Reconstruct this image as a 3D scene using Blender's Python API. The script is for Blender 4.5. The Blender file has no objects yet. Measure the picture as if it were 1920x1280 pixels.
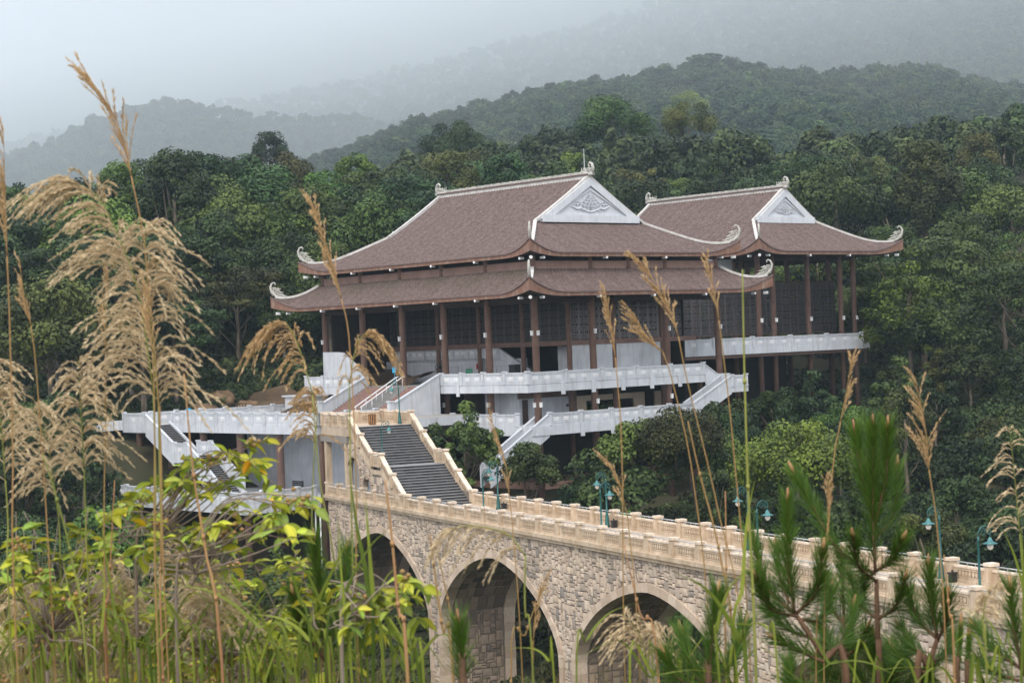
import bpy, math, random
import numpy as np
from mathutils import Vector, Matrix
rnd = random.Random(7)
nrs = np.random.RandomState(7)
scene = bpy.context.scene
COL = scene.collection

# ------------------------------------------------------------------ camera
FPX = 3535.7                     # focal length in photo pixels (photo 1920 wide)
ROLL = 0.0391
cd = bpy.data.cameras.new('camera'); cam = bpy.data.objects.new('camera', cd); COL.objects.link(cam)
cd.sensor_width = 36.0; cd.lens = FPX / 1920 * 36.0
cd.shift_y = 1.6 / 1920
cd.clip_start = 0.3; cd.clip_end = 20000
c_, s_ = math.cos(ROLL), math.sin(ROLL)
cam.matrix_world = Matrix(((c_, s_, 0, 0), (0, 0, -1, 0), (-s_, c_, 0, 0), (0, 0, 0, 1)))
cd.dof.use_dof = True; cd.dof.focus_distance = 150.0; cd.dof.aperture_fstop = 14.0
scene.camera = cam

# ------------------------------------------------------------------ world, sun, exposure
SUN_EL, SUN_AZ = math.radians(50), math.radians(198)      # azimuth clockwise from +Y: sun behind-left of the camera
world = bpy.data.worlds.new('World'); scene.world = world; world.use_nodes = True
wn = world.node_tree; wn.nodes.clear()
wo = wn.nodes.new('ShaderNodeOutputWorld'); wb = wn.nodes.new('ShaderNodeBackground')
sk = wn.nodes.new('ShaderNodeTexSky'); sk.sky_type = 'NISHITA'; sk.sun_disc = False
sk.sun_elevation = SUN_EL; sk.sun_rotation = SUN_AZ; sk.air_density = 1.0; sk.dust_density = 6.0; sk.ozone_density = 1.0
wm = wn.nodes.new('ShaderNodeMix'); wm.data_type = 'RGBA'
wm.inputs['Factor'].default_value = 0.8                   # overcast: the blue is mostly veiled by cloud
wm.inputs[7].default_value = (9.8, 9.75, 9.9, 1)
wn.links.new(sk.outputs[0], wm.inputs[6]); wn.links.new(wm.outputs[2], wb.inputs['Color'])
wb.inputs['Strength'].default_value = 0.12
wn.links.new(wb.outputs[0], wo.inputs['Surface'])
sd = bpy.data.lights.new('sun', 'SUN'); sd.energy = 1.3; sd.angle = math.radians(25); sd.color = (1.0, 0.96, 0.9)
sun = bpy.data.objects.new('sun', sd); COL.objects.link(sun)
sdir = Vector((math.sin(SUN_AZ) * math.cos(SUN_EL), math.cos(SUN_AZ) * math.cos(SUN_EL), math.sin(SUN_EL)))
sun.rotation_euler = sdir.to_track_quat('Z', 'Y').to_euler(); sun.location = (-60, -60, 120)
vs = scene.view_settings; vs.view_transform = 'Standard'; vs.look = 'None'; vs.exposure = 0.62; vs.gamma = 1.0
vs.use_curve_mapping = False
cy = scene.cycles
cy.max_bounces = 10; cy.diffuse_bounces = 2; cy.glossy_bounces = 2; cy.transmission_bounces = 4
cy.transparent_max_bounces = 8; cy.volume_bounces = 8; cy.use_denoising = True
cy.caustics_reflective = False; cy.caustics_refractive = False

# ------------------------------------------------------------------ frames
TH = 0.71323
U2 = np.array([-math.sin(TH), math.cos(TH)]); V2 = np.array([math.cos(TH), math.sin(TH)])
O2 = np.array([0.01245 * 174.6, 174.6])
def hall_w(v, u, z=0.0):
    p = O2 + u * U2 + v * V2
    return Vector((p[0], p[1], z))
PHI = math.radians(24.1)
B0 = np.array([-0.05003 * 145, 145.0]); BD = np.array([-math.sin(PHI), math.cos(PHI)]); BW = np.array([math.cos(PHI), math.sin(PHI)])
def bridge_w(o, s, z=0.0):
    p = B0 + s * BD + o * BW
    return Vector((p[0], p[1], z))
def at(px, py, Y):
    """point at distance Y along the sight line through a photo pixel"""
    a = (px - 960) / FPX; b = -(py - 641.6) / FPX
    return Vector(((a * c_ + b * s_) * Y, Y, (-a * s_ + b * c_) * Y))

# ------------------------------------------------------------------ mesh builder
class MB:
    def __init__(s): s.v = []; s.f = []; s.m = []; s.tone = []
    def add(s, vs, fs, mat=0, tone=0.5):
        b = len(s.v); s.v.extend(vs)
        for f in fs: s.f.append([i + b for i in f]); s.m.append(mat); s.tone.append(tone)
    def box(s, x0, x1, y0, y1, z0, z1, mat=0, tone=0.5):
        s.add([(x0, y0, z0), (x1, y0, z0), (x1, y1, z0), (x0, y1, z0), (x0, y0, z1), (x1, y0, z1), (x1, y1, z1), (x0, y1, z1)],
              [(0, 3, 2, 1), (4, 5, 6, 7), (0, 1, 5, 4), (1, 2, 6, 5), (2, 3, 7, 6), (3, 0, 4, 7)], mat, tone)
    def hexa(s, p, mat=0, tone=0.5):
        s.add([tuple(q) for q in p], [(0, 3, 2, 1), (4, 5, 6, 7), (0, 1, 5, 4), (1, 2, 6, 5), (2, 3, 7, 6), (3, 0, 4, 7)], mat, tone)
    def prism(s, poly, axis, a0, a1, mat=0, tone=0.5):
        """poly: list of 2-D points; axis 'x','y' or 'z' is the extrusion direction"""
        n = len(poly)
        def P(q, a):
            if axis == 'x': return (a, q[0], q[1])
            if axis == 'y': return (q[0], a, q[1])
            return (q[0], q[1], a)
        vs = [P(q, a0) for q in poly] + [P(q, a1) for q in poly]
        fs = [tuple(range(n - 1, -1, -1)), tuple(range(n, 2 * n))] + [(i, (i + 1) % n, (i + 1) % n + n, i + n) for i in range(n)]
        s.add(vs, fs, mat, tone)
    def tube(s, pts, r, n=6, mat=0, cap=True, tone=0.5):
        pts = [Vector(p) for p in pts]; k = len(pts)
        if not hasattr(r, '__len__'): r = [r] * k
        vs = []; fs = []
        t0 = (pts[1] - pts[0]).normalized()
        ref = Vector((0, 0, 1)) if abs(t0.z) < 0.9 else Vector((1, 0, 0))
        a = t0.cross(ref).normalized()
        for i in range(k):
            t = (pts[min(i + 1, k - 1)] - pts[max(i - 1, 0)])
            t = t.normalized() if t.length > 1e-9 else t0
            a = (a - t * a.dot(t)); a = a.normalized() if a.length > 1e-6 else t.orthogonal().normalized()
            b = t.cross(a)
            for j in range(n):
                an = 2 * math.pi * j / n
                vs.append(tuple(pts[i] + (a * math.cos(an) + b * math.sin(an)) * r[i]))
        for i in range(k - 1):
            for j in range(n):
                fs.append((i * n + j, i * n + (j + 1) % n, (i + 1) * n + (j + 1) % n, (i + 1) * n + j))
        if cap:
            fs.append(tuple(range(n - 1, -1, -1))); fs.append(tuple((k - 1) * n + j for j in range(n)))
        s.add(vs, fs, mat, tone)
    def lathe(s, prof, n=12, c=(0, 0, 0), mat=0):
        k = len(prof); vs = []; fs = []
        for (r, z) in prof:
            for j in range(n):
                an = 2 * math.pi * j / n; vs.append((c[0] + r * math.cos(an), c[1] + r * math.sin(an), c[2] + z))
        for i in range(k - 1):
            for j in range(n): fs.append((i * n + j, i * n + (j + 1) % n, (i + 1) * n + (j + 1) % n, (i + 1) * n + j))
        fs.append(tuple(range(n - 1, -1, -1))); fs.append(tuple((k - 1) * n + j for j in range(n)))
        s.add(vs, fs, mat)
    def grid(s, P, mat=0, closed=False):
        """P: rows of points"""
        R = len(P); C = len(P[0]); vs = [tuple(p) for row in P for p in row]
        fs = [(i * C + j, i * C + j + 1, (i + 1) * C + j + 1, (i + 1) * C + j) for i in range(R - 1) for j in range(C - 1)]
        s.add(vs, fs, mat)
    def mesh(s, name, mats, smooth=False):
        me = bpy.data.meshes.new(name); me.from_pydata(s.v, [], s.f)
        if not isinstance(mats, (list, tuple)): mats = [mats]
        for m in mats: me.materials.append(m)
        if len(mats) > 1: me.polygons.foreach_set('material_index', s.m)
        if smooth: me.polygons.foreach_set('use_smooth', [True] * len(s.f))
        if any(t != 0.5 for t in s.tone):
            at_ = me.attributes.new('tone', 'FLOAT', 'FACE'); at_.data.foreach_set('value', s.tone)
        me.update(); return me
    def build(s, name, mats, parent=None, loc=(0, 0, 0), smooth=False, kind=None):
        return link(s.mesh(name, mats, smooth), name, parent, loc, kind)

def link(me, name, parent=None, loc=(0, 0, 0), kind=None, rot=None, scale=None):
    o = bpy.data.objects.new(name, me); COL.objects.link(o)
    o.location = loc
    if rot is not None: o.rotation_euler = rot
    if scale is not None: o.scale = (scale,) * 3 if not hasattr(scale, '__len__') else scale
    if parent is not None: o.parent = parent
    if kind: o['kind'] = kind
    return o
def thing(name, label, cat, loc=(0, 0, 0), rotz=0.0, group=None):
    o = bpy.data.objects.new(name, None); COL.objects.link(o)
    o.empty_display_size = 0.3; o.location = loc; o.rotation_euler = (0, 0, rotz)
    o['label'] = label; o['category'] = cat
    if group: o['group'] = group
    return o
def tag(o, label, cat, group=None):
    o['label'] = label; o['category'] = cat
    if group: o['group'] = group
    return o
def np_mesh(name, verts, faces, mats, tone=None, smooth=False, mi=None):
    """verts (N,3), faces (M,4) or (M,3) numpy"""
    me = bpy.data.meshes.new(name)
    k = faces.shape[1]; M = len(faces)
    me.vertices.add(len(verts)); me.vertices.foreach_set('co', np.asarray(verts, np.float32).ravel())
    me.loops.add(M * k); me.loops.foreach_set('vertex_index', faces.astype(np.int32).ravel())
    me.polygons.add(M); me.polygons.foreach_set('loop_start', (np.arange(M) * k).astype(np.int32))
    me.polygons.foreach_set('loop_total', np.full(M, k, np.int32))
    if not isinstance(mats, (list, tuple)): mats = [mats]
    for m in mats: me.materials.append(m)
    if mi is not None: me.polygons.foreach_set('material_index', np.asarray(mi, np.int32))
    if smooth: me.polygons.foreach_set('use_smooth', np.ones(M, bool))
    if tone is not None:
        a = me.attributes.new('tone', 'FLOAT', 'FACE'); a.data.foreach_set('value', np.asarray(tone, np.float32))
    me.update(); me.validate(); return me

# ------------------------------------------------------------------ materials
def _n(nt, t, **kw):
    n = nt.nodes.new(t)
    for k, v in kw.items(): setattr(n, k, v)
    return n
def new_mat(name):
    m = bpy.data.materials.new(name); m.use_nodes = True
    nt = m.node_tree; b = nt.nodes['Principled BSDF']
    return m, nt, b
def mixc(nt, fac, c1, c2, blend='MIX'):
    x = _n(nt, 'ShaderNodeMix', data_type='RGBA', blend_type=blend)
    if hasattr(fac, 'node'): nt.links.new(fac, x.inputs[0])
    else: x.inputs[0].default_value = fac
    for k, c in ((6, c1), (7, c2)):
        if hasattr(c, 'node'): nt.links.new(c, x.inputs[k])
        else: x.inputs[k].default_value = (*c, 1)
    return x.outputs[2]
def ramp(nt, src, a, b):
    r = _n(nt, 'ShaderNodeMapRange'); r.inputs[1].default_value = a; r.inputs[2].default_value = b
    nt.links.new(src, r.inputs[0]); return r.outputs[0]
def noise(nt, scale, detail=4, stretch=None, coord='pos', rough=0.55):
    if coord == 'pos': src = _n(nt, 'ShaderNodeNewGeometry').outputs['Position']
    else: src = _n(nt, 'ShaderNodeTexCoord').outputs['Object']
    if stretch:
        mp = _n(nt, 'ShaderNodeMapping'); mp.inputs['Scale'].default_value = stretch
        nt.links.new(src, mp.inputs[0]); src = mp.outputs[0]
    n = _n(nt, 'ShaderNodeTexNoise'); n.inputs['Scale'].default_value = scale; n.inputs['Detail'].default_value = detail
    n.inputs['Roughness'].default_value = rough
    nt.links.new(src, n.inputs['Vector']); return n.outputs['Fac']
def bump(nt, b, h, strength, dist):
    bp = _n(nt, 'ShaderNodeBump'); bp.inputs['Strength'].default_value = strength; bp.inputs['Distance'].default_value = dist
    nt.links.new(h, bp.inputs['Height']); nt.links.new(bp.outputs[0], b.inputs['Normal'])
def pm(name, c1, c2, scale=2.0, rough=0.7, lo=0.35, hi=0.65, stretch=None, bmp=0.0, bscale=20, spec=0.3, streak=None, metal=0.0):
    m, nt, b = new_mat(name)
    col = mixc(nt, ramp(nt, noise(nt, scale, 5, stretch), lo, hi), c1, c2)
    if streak:                                   # rain stains running down a wall
        f = ramp(nt, noise(nt, 1.0, 6, (3.0, 3.0, 0.35)), 0.5, 0.85)
        col = mixc(nt, f, col, streak)
    nt.links.new(col, b.inputs['Base Color'])
    b.inputs['Roughness'].default_value = rough; b.inputs['Specular IOR Level'].default_value = spec; b.inputs['Metallic'].default_value = metal
    if bmp: bump(nt, b, noise(nt, bscale, 4), bmp, 0.02)
    return m
def tone_mat(name, cols, rough=0.85, bmp=0.4, bscale=12, dirt=(0.1, 0.09, 0.08), dirtf=0.5, vdark=None):
    """base colour picked per face from the 'tone' attribute"""
    m, nt, b = new_mat(name)
    a = _n(nt, 'ShaderNodeAttribute', attribute_name='tone')
    r = _n(nt, 'ShaderNodeValToRGB'); el = r.color_ramp.elements
    el[0].position = 0; el[0].color = (*cols[0], 1); el[1].position = 1; el[1].color = (*cols[-1], 1)
    for i, c in enumerate(cols[1:-1]): e = el.new((i + 1) / (len(cols) - 1)); e.color = (*c, 1)
    nt.links.new(a.outputs['Fac'], r.inputs[0])
    col = mixc(nt, ramp(nt, noise(nt, 5.0, 5), 0.3, 0.7), r.outputs[0], (0.85, 0.8, 0.76), 'MULTIPLY')
    f = ramp(nt, noise(nt, 0.45, 6, (1, 1, 0.5)), 0.52, 0.75)
    mul = _n(nt, 'ShaderNodeMath', operation='MULTIPLY'); nt.links.new(f, mul.inputs[0]); mul.inputs[1].default_value = dirtf
    col = mixc(nt, mul.outputs[0], col, dirt)
    nt.links.new(col, b.inputs['Base Color']); b.inputs['Roughness'].default_value = rough; b.inputs['Specular IOR Level'].default_value = 0.2
    bump(nt, b, noise(nt, bscale, 5), bmp, 0.03)
    return m

M = {}
M['white'] = pm('white_paint', (0.475, 0.505, 0.55), (0.575, 0.605, 0.65), 0.7, 0.75, streak=(0.34, 0.34, 0.34))
M['white2'] = pm('white_paint_bright', (0.70, 0.71, 0.73), (0.8, 0.81, 0.82), 2, 0.7)
M['ridge'] = pm('ridge_white', (0.45, 0.44, 0.42), (0.57, 0.56, 0.55), 1.2, 0.8, streak=(0.35, 0.32, 0.29))
M['carve'] = pm('carved_stone', (0.33, 0.33, 0.30), (0.50, 0.49, 0.46), 2.5, 0.9, bmp=0.3, bscale=8)
M['gable'] = pm('gable_plaster', (0.52, 0.55, 0.60), (0.60, 0.63, 0.67), 0.8, 0.8, streak=(0.44, 0.46, 0.5))
M['relief'] = pm('relief_plaster', (0.52, 0.55, 0.60), (0.58, 0.61, 0.66), 1.5, 0.8)
M['brown'] = pm('brown_paint', (0.165, 0.100, 0.080), (0.21, 0.13, 0.104), 1.3, 0.55, streak=(0.14, 0.08, 0.064))
M['fascia'] = pm('fascia_paint', (0.17, 0.088, 0.06), (0.225, 0.12, 0.085), 1.2, 0.6, streak=(0.33, 0.27, 0.23))
M['band'] = pm('band_paint', (0.27, 0.17, 0.14), (0.34, 0.22, 0.18), 1.0, 0.7)
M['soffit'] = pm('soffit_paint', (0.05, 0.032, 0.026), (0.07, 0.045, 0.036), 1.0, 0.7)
M['lattice'] = pm('lattice_paint_lit', (0.14, 0.125, 0.128), (0.19, 0.17, 0.175), 3, 0.45, spec=0.5)  # lit copy of the lattice paint: daylight is put into the colour
M['lattice_shaded'] = pm('lattice_paint_shaded', (0.045, 0.04, 0.042), (0.065, 0.058, 0.06), 3, 0.45, spec=0.5)  # same paint with the shade under the eaves put into its colour
M['dark'] = pm('interior_shade', (0.016, 0.012, 0.011), (0.028, 0.02, 0.018), 1, 0.8)  # near-black stands in for the shade inside rooms and undercrofts
M['darkwood'] = pm('dark_door', (0.04, 0.018, 0.014), (0.06, 0.026, 0.02), 2, 0.5)
M['floor'] = pm('floor_concrete', (0.28, 0.27, 0.26), (0.36, 0.35, 0.33), 1.5, 0.8)
M['cream'] = pm('cream_plaster', (0.48, 0.40, 0.30), (0.56, 0.47, 0.36), 1.2, 0.8)
M['sand'] = pm('sandstone', (0.43, 0.325, 0.225), (0.60, 0.49, 0.37), 1.1, 0.85, bmp=0.35, bscale=14, streak=(0.30, 0.235, 0.15))
M['sandcap'] = pm('sandstone_cap', (0.58, 0.46, 0.35), (0.76, 0.66, 0.55), 2.0, 0.85, bmp=0.3, bscale=14, streak=(0.2, 0.17, 0.13))
M['sand_shade'] = pm('sandstone_recess_shade', (0.24, 0.17, 0.115), (0.36, 0.27, 0.19), 2.0, 0.9)  # darker sand colour imitates the shade of carved recesses
M['mortar'] = pm('mortar', (0.20, 0.17, 0.145), (0.28, 0.24, 0.205), 3, 0.95)
M['stone'] = tone_mat('bridge_stone', [(0.27, 0.25, 0.23), (0.45, 0.38, 0.31), (0.61, 0.51, 0.41), (0.50, 0.43, 0.37), (0.68, 0.585, 0.48), (0.53, 0.43, 0.345)], dirtf=0.4)
M['pier'] = tone_mat('pier_stone_shaded', [(0.15, 0.125, 0.105), (0.28, 0.22, 0.165), (0.36, 0.285, 0.22), (0.25, 0.2, 0.165), (0.40, 0.325, 0.25)], dirtf=0.5)  # darker copy of the bridge stone, arch shade put into its colour
M['vouss'] = tone_mat('voussoir_stone', [(0.46, 0.365, 0.285), (0.56, 0.455, 0.36), (0.66, 0.56, 0.455)], dirtf=0.35)
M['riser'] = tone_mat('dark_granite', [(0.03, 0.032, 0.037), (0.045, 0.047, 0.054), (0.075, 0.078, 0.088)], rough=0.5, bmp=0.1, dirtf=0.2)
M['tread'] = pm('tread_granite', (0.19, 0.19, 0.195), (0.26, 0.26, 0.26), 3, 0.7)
M['redtile'] = pm('red_tile', (0.34, 0.10, 0.05), (0.44, 0.15, 0.08), 1.2, 0.6)
M['deck'] = pm('deck_paving', (0.40, 0.31, 0.23), (0.52, 0.42, 0.32), 0.8, 0.85, bmp=0.2)
M['lamp'] = pm('lamp_green_paint', (0.008, 0.075, 0.075), (0.012, 0.11, 0.105), 4, 0.4, spec=0.5)
M['lampcap'] = pm('lamp_hood_paint', (0.03, 0.15, 0.16), (0.05, 0.21, 0.215), 6, 0.35, spec=0.5)
M['glass'] = pm('frosted_glass', (0.72, 0.72, 0.72), (0.82, 0.82, 0.8), 6, 0.15, spec=0.6)
M['metal'] = pm('galvanised_rail', (0.42, 0.43, 0.45), (0.5, 0.51, 0.53), 4, 0.4, metal=0.3)
M['black'] = pm('black_metal', (0.02, 0.02, 0.022), (0.03, 0.03, 0.033), 5, 0.5)
M['green_pl'] = pm('green_plastic', (0.01, 0.16, 0.09), (0.015, 0.2, 0.12), 5, 0.4)
M['blue_pl'] = pm('blue_plastic', (0.02, 0.30, 0.55), (0.03, 0.36, 0.62), 5, 0.4)
M['red_pl'] = pm('red_plastic', (0.45, 0.03, 0.03), (0.5, 0.04, 0.04), 5, 0.4)
M['wood'] = pm('weathered_wood', (0.23, 0.12, 0.05), (0.34, 0.19, 0.09), 3, 0.7)
M['rust'] = pm('rusty_iron', (0.12, 0.06, 0.04), (0.2, 0.1, 0.06), 4, 0.7)
M['soil'] = pm('bare_earth', (0.06, 0.04, 0.022), (0.125, 0.085, 0.05), 0.5, 0.95, bmp=0.6, bscale=3)
M['rock'] = pm('brown_rock', (0.15, 0.095, 0.055), (0.25, 0.17, 0.10), 0.8, 0.9, bmp=0.6, bscale=4)
def roof_mat():
    m, nt, b = new_mat('roof_tiles')
    tc = _n(nt, 'ShaderNodeTexCoord').outputs['UV']
    sep = _n(nt, 'ShaderNodeSeparateXYZ'); nt.links.new(tc, sep.inputs[0])
    def tri(out, per):
        d = _n(nt, 'ShaderNodeMath', operation='DIVIDE'); nt.links.new(out, d.inputs[0]); d.inputs[1].default_value = per
        f = _n(nt, 'ShaderNodeMath', operation='FRACT'); nt.links.new(d.outputs[0], f.inputs[0]); return f.outputs[0], d.outputs[0]
    fx, qx = tri(sep.outputs[0], 0.34); fy, qy = tri(sep.outputs[1], 0.26)
    # height: half-round columns and overlapping courses
    sx = _n(nt, 'ShaderNodeMath', operation='PINGPONG'); nt.links.new(fx, sx.inputs[0]); sx.inputs[1].default_value = 0.5
    ad = _n(nt, 'ShaderNodeMath', operation='SUBTRACT'); nt.links.new(sx.outputs[0], ad.inputs[0])
    my = _n(nt, 'ShaderNodeMath', operation='MULTIPLY'); nt.links.new(fy, my.inputs[0]); my.inputs[1].default_value = 0.6
    nt.links.new(my.outputs[0], ad.inputs[1])
    bump(nt, b, ad.outputs[0], 0.55, 0.12)
    fl1 = _n(nt, 'ShaderNodeMath', operation='FLOOR'); nt.links.new(qx, fl1.inputs[0])
    fl2 = _n(nt, 'ShaderNodeMath', operation='FLOOR'); nt.links.new(qy, fl2.inputs[0])
    cb = _n(nt, 'ShaderNodeCombineXYZ'); nt.links.new(fl1.outputs[0], cb.inputs[0]); nt.links.new(fl2.outputs[0], cb.inputs[1])
    wnz = _n(nt, 'ShaderNodeTexWhiteNoise', noise_dimensions='3D'); nt.links.new(cb.outputs[0], wnz.inputs['Vector'])
    col = mixc(nt, wnz.outputs['Value'], (0.078, 0.053, 0.048), (0.178, 0.128, 0.116))
    # streaks of dust along a course, then lichen and damp in the shade of the upper roof
    col = mixc(nt, ramp(nt, noise(nt, 1.0, 6, (0.5, 0.5, 2.2)), 0.45, 0.7), col, (0.17, 0.116, 0.11))
    st = _n(nt, 'ShaderNodeMath', operation='MULTIPLY'); st.inputs[1].default_value = 0.4
    nt.links.new(ramp(nt, noise(nt, 1.0, 6, (0.9, 0.9, 0.22)), 0.5, 0.72), st.inputs[0])
    col = mixc(nt, st.outputs[0], col, (0.055, 0.042, 0.036))
    geo = _n(nt, 'ShaderNodeAttribute', attribute_name='moss')
    mf = _n(nt, 'ShaderNodeMath', operation='MULTIPLY'); nt.links.new(geo.outputs['Fac'], mf.inputs[0])
    nt.links.new(ramp(nt, noise(nt, 0.35, 6), 0.3, 0.62), mf.inputs[1])
    col = mixc(nt, mf.outputs[0], col, (0.062, 0.058, 0.027))
    col = mixc(nt, ramp(nt, fx, 0.74, 0.95), col, (0.058, 0.034, 0.031))
    nt.links.new(col, b.inputs['Base Color']); b.inputs['Roughness'].default_value = 0.75; b.inputs['Specular IOR Level'].default_value = 0.25
    return m
M['tile'] = roof_mat()
M['tilerib'] = pm('tile_rib', (0.078, 0.055, 0.050), (0.16, 0.116, 0.106), 2.2, 0.75, stretch=(1, 1, 3), spec=0.25)
def leaf_mat(name, dark, light, rough=0.5, transl=0.25, objcol=True, spec=0.25):
    m, nt, b = new_mat(name)
    a = _n(nt, 'ShaderNodeAttribute', attribute_name='tone')
    col = mixc(nt, a.outputs['Fac'], dark, light)
    if objcol:
        oi = _n(nt, 'ShaderNodeObjectInfo')
        col = mixc(nt, 1.0, col, oi.outputs['Color'], 'MULTIPLY')
        rv = _n(nt, 'ShaderNodeMapRange'); rv.inputs[3].default_value = 0.55; rv.inputs[4].default_value = 1.4
        nt.links.new(oi.outputs['Random'], rv.inputs[0])
        hs = _n(nt, 'ShaderNodeHueSaturation'); nt.links.new(rv.outputs[0], hs.inputs['Value']); nt.links.new(col, hs.inputs['Color'])
        rh = _n(nt, 'ShaderNodeMapRange'); rh.inputs[3].default_value = 0.475; rh.inputs[4].default_value = 0.52
        fr = _n(nt, 'ShaderNodeMath', operation='FRACT'); mm = _n(nt, 'ShaderNodeMath', operation='MULTIPLY'); mm.inputs[1].default_value = 7.3
        nt.links.new(oi.outputs['Random'], mm.inputs[0]); nt.links.new(mm.outputs[0], fr.inputs[0]); nt.links.new(fr.outputs[0], rh.inputs[0])
        nt.links.new(rh.outputs[0], hs.inputs['Hue']); col = hs.outputs[0]
    nt.links.new(col, b.inputs['Base Color']); b.inputs['Roughness'].default_value = rough; b.inputs['Specular IOR Level'].default_value = spec
    if transl:
        tr = _n(nt, 'ShaderNodeBsdfTranslucent'); nt.links.new(col, tr.inputs['Color'])
        mx = _n(nt, 'ShaderNodeMixShader'); mx.inputs[0].default_value = transl
        out = nt.nodes['Material Output']
        nt.links.new(b.outputs[0], mx.inputs[1]); nt.links.new(tr.outputs[0], mx.inputs[2]); nt.links.new(mx.outputs[0], out.inputs['Surface'])
    return m
M['foliage'] = leaf_mat('foliage', (0.009, 0.019, 0.009), (0.080, 0.116, 0.033), rough=0.6, transl=0.08)
M['bark'] = pm('bark', (0.10, 0.08, 0.06), (0.2, 0.165, 0.13), 3, 0.9, stretch=(1, 1, 0.3), bmp=0.4, bscale=8)
M['palebark'] = pm('pale_bark', (0.32, 0.28, 0.24), (0.45, 0.4, 0.35), 3, 0.9, stretch=(1, 1, 0.3))

# ------------------------------------------------------------------ terrain
def tps_fit(P):
    P = np.array(P, float); n = len(P)
    d = np.hypot(P[:, None, 0] - P[None, :, 0], P[:, None, 1] - P[None, :, 1])
    K = np.where(d > 0, d * d * np.log(d + 1e-12), 0.0) + np.eye(n) * 40.0
    A = np.zeros((n + 3, n + 3)); A[:n, :n] = K; A[:n, n] = 1; A[:n, n + 1:] = P[:, :2]
    A[n, :n] = 1; A[n + 1:, :n] = P[:, :2].T
    w = np.linalg.solve(A, np.concatenate([P[:, 2], np.zeros(3)]))
    def f(x, y):
        x = np.asarray(x, float); y = np.asarray(y, float)
        d = np.hypot(x[..., None] - P[:, 0], y[..., None] - P[:, 1])
        return (np.where(d > 0, d * d * np.log(d + 1e-12), 0.0) * w[:n]).sum(-1) + w[n] + w[n + 1] * x + w[n + 2] * y
    return f
CT = [(0, -25, -1.2), (-25, -25, -1), (25, -25, -1), (0, 0, -1.75), (-15, 0, -1.8), (15, 0, -1.7), (0, 7, -2.6), (-12, 8, -2.9), (12, 8, -2.6), (0, 20, -8.5),
      (-25, 20, -9), (25, 20, -8), (0, 42, -21), (-40, 40, -20), (40, 40, -19), (0, 75, -32), (-35, 70, -31), (40, 70, -31), (0, 110, -33), (-25, 125, -31),
      (30, 100, -32), (60, 100, -28), (-60, 110, -28), (-10, 148, -27), (8, 145, -25), (20, 128, -27), (-22, 165, -21.5), (-34, 165, -19), (-45, 165, -17), (2, 172, -16.5), (14, 182, -16), (25, 190, -15.5),
      (-20, 190, -11), (-32, 195, -9), (-42, 192, -9), (-20, 205, -6.2), (-34, 210, -4.5), (-48, 205, -5), (-2, 216, -6), (33, 205, -13), (45, 215, -10), (15, 233, -3),
      (30, 138, -25), (38, 150, -23), (48, 160, -20), (60, 150, -18), (52, 195, -10), (62, 230, -2), (72, 262, 6), (40, 262, 5), (0, 252, 7), (-40, 245, 8), (-75, 245, 9),
      (-90, 380, 19), (-62, 380, 20), (-48, 380, 26), (-36, 380, 18), (-12, 380, 26), (22, 380, 30), (42, 380, 26), (66, 380, 26), (98, 380, 29), (130, 380, 34), (-130, 380, 16),
      (0, 310, 16), (50, 310, 15), (90, 300, 14), (-50, 310, 15), (-100, 300, 11), (0, 470, 22), (90, 470, 22), (-90, 470, 16), (190, 300, 16), (-190, 300, 6), (0, 620, 0), (-150, 600, -5), (180, 620, 5)]
ground_z = tps_fit(CT)
gx = np.concatenate([np.arange(-330, -120, 14.0), np.arange(-120, 120.1, 3.0), np.arange(132, 340, 14.0)])
gy = np.concatenate([np.arange(-40, 100, 6.0), np.arange(100, 280, 3.0), np.arange(280, 480, 7.0), np.arange(480, 700, 20.0)])
GX, GY = np.meshgrid(gx, gy)
GZ = ground_z(GX, GY) + (np.sin(GX * 0.31 + GY * 0.17) * 0.25 + np.sin(GX * 0.13 - GY * 0.23) * 0.4) * np.clip((GY - 20) / 60, 0, 1)
def sheet(name, X, Y, Z, mat):
    R, C = X.shape
    V = np.stack([X, Y, Z], -1).reshape(-1, 3)
    i, j = np.meshgrid(np.arange(R - 1), np.arange(C - 1), indexing='ij')
    F = np.stack([i * C + j, i * C + j + 1, (i + 1) * C + j + 1, (i + 1) * C + j], -1).reshape(-1, 4)
    return link(np_mesh(name, V, F, mat, smooth=True), name, kind='structure')
M['forest_floor'] = pm('forest_floor', (0.028, 0.034, 0.014), (0.075, 0.062, 0.034), 0.12, 0.95, bmp=0.6, bscale=1.5)
M['hill'] = pm('hill_cover', (0.012, 0.022, 0.010), (0.028, 0.044, 0.016), 0.02, 0.95)
sheet('ground', GX, GY, GZ, M['forest_floor'])

def itab(px, tab):
    xs = [t[0] for t in tab]; ys = [t[1] for t in tab]
    return np.interp(px, xs, ys)
A2 = np.linspace(-0.42, 0.42, 110)
PX = 960 + A2 * FPX
MIDT = [(-500, .05), (300, .070), (480, .083), (620, .090), (700, .100), (800, .116), (950, .117), (1050, .124), (1150, .131), (1250, .132), (1350, .134), (1480, .131), (1600, .1295), (1700, .1265), (1850, .121), (2400, .11)]
def mid_z(a, y):
    e = itab(960 + a * FPX, MIDT); cz = e * 1000
    t = np.clip((y - 480) / 520, 0, 1.0); u = np.clip((y - 1000) / 180, 0, 1)
    return -15 + (cz + 15) * (t ** 0.9) - u * u * cz * 0.9 + 3 * np.sin(a * 60 + y * 0.02) * t
ys = np.linspace(470, 1180, 72)
AA, YY = np.meshgrid(A2, ys)
sheet('mid_hill', AA * YY, YY, mid_z(AA, YY), M['hill'])
LT = [(-600, .085), (-200, .1), (20, .108), (100, .114), (200, .121), (330, .129), (420, .127), (600, .120), (800, .108), (1000, .09), (2400, .04)]
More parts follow.
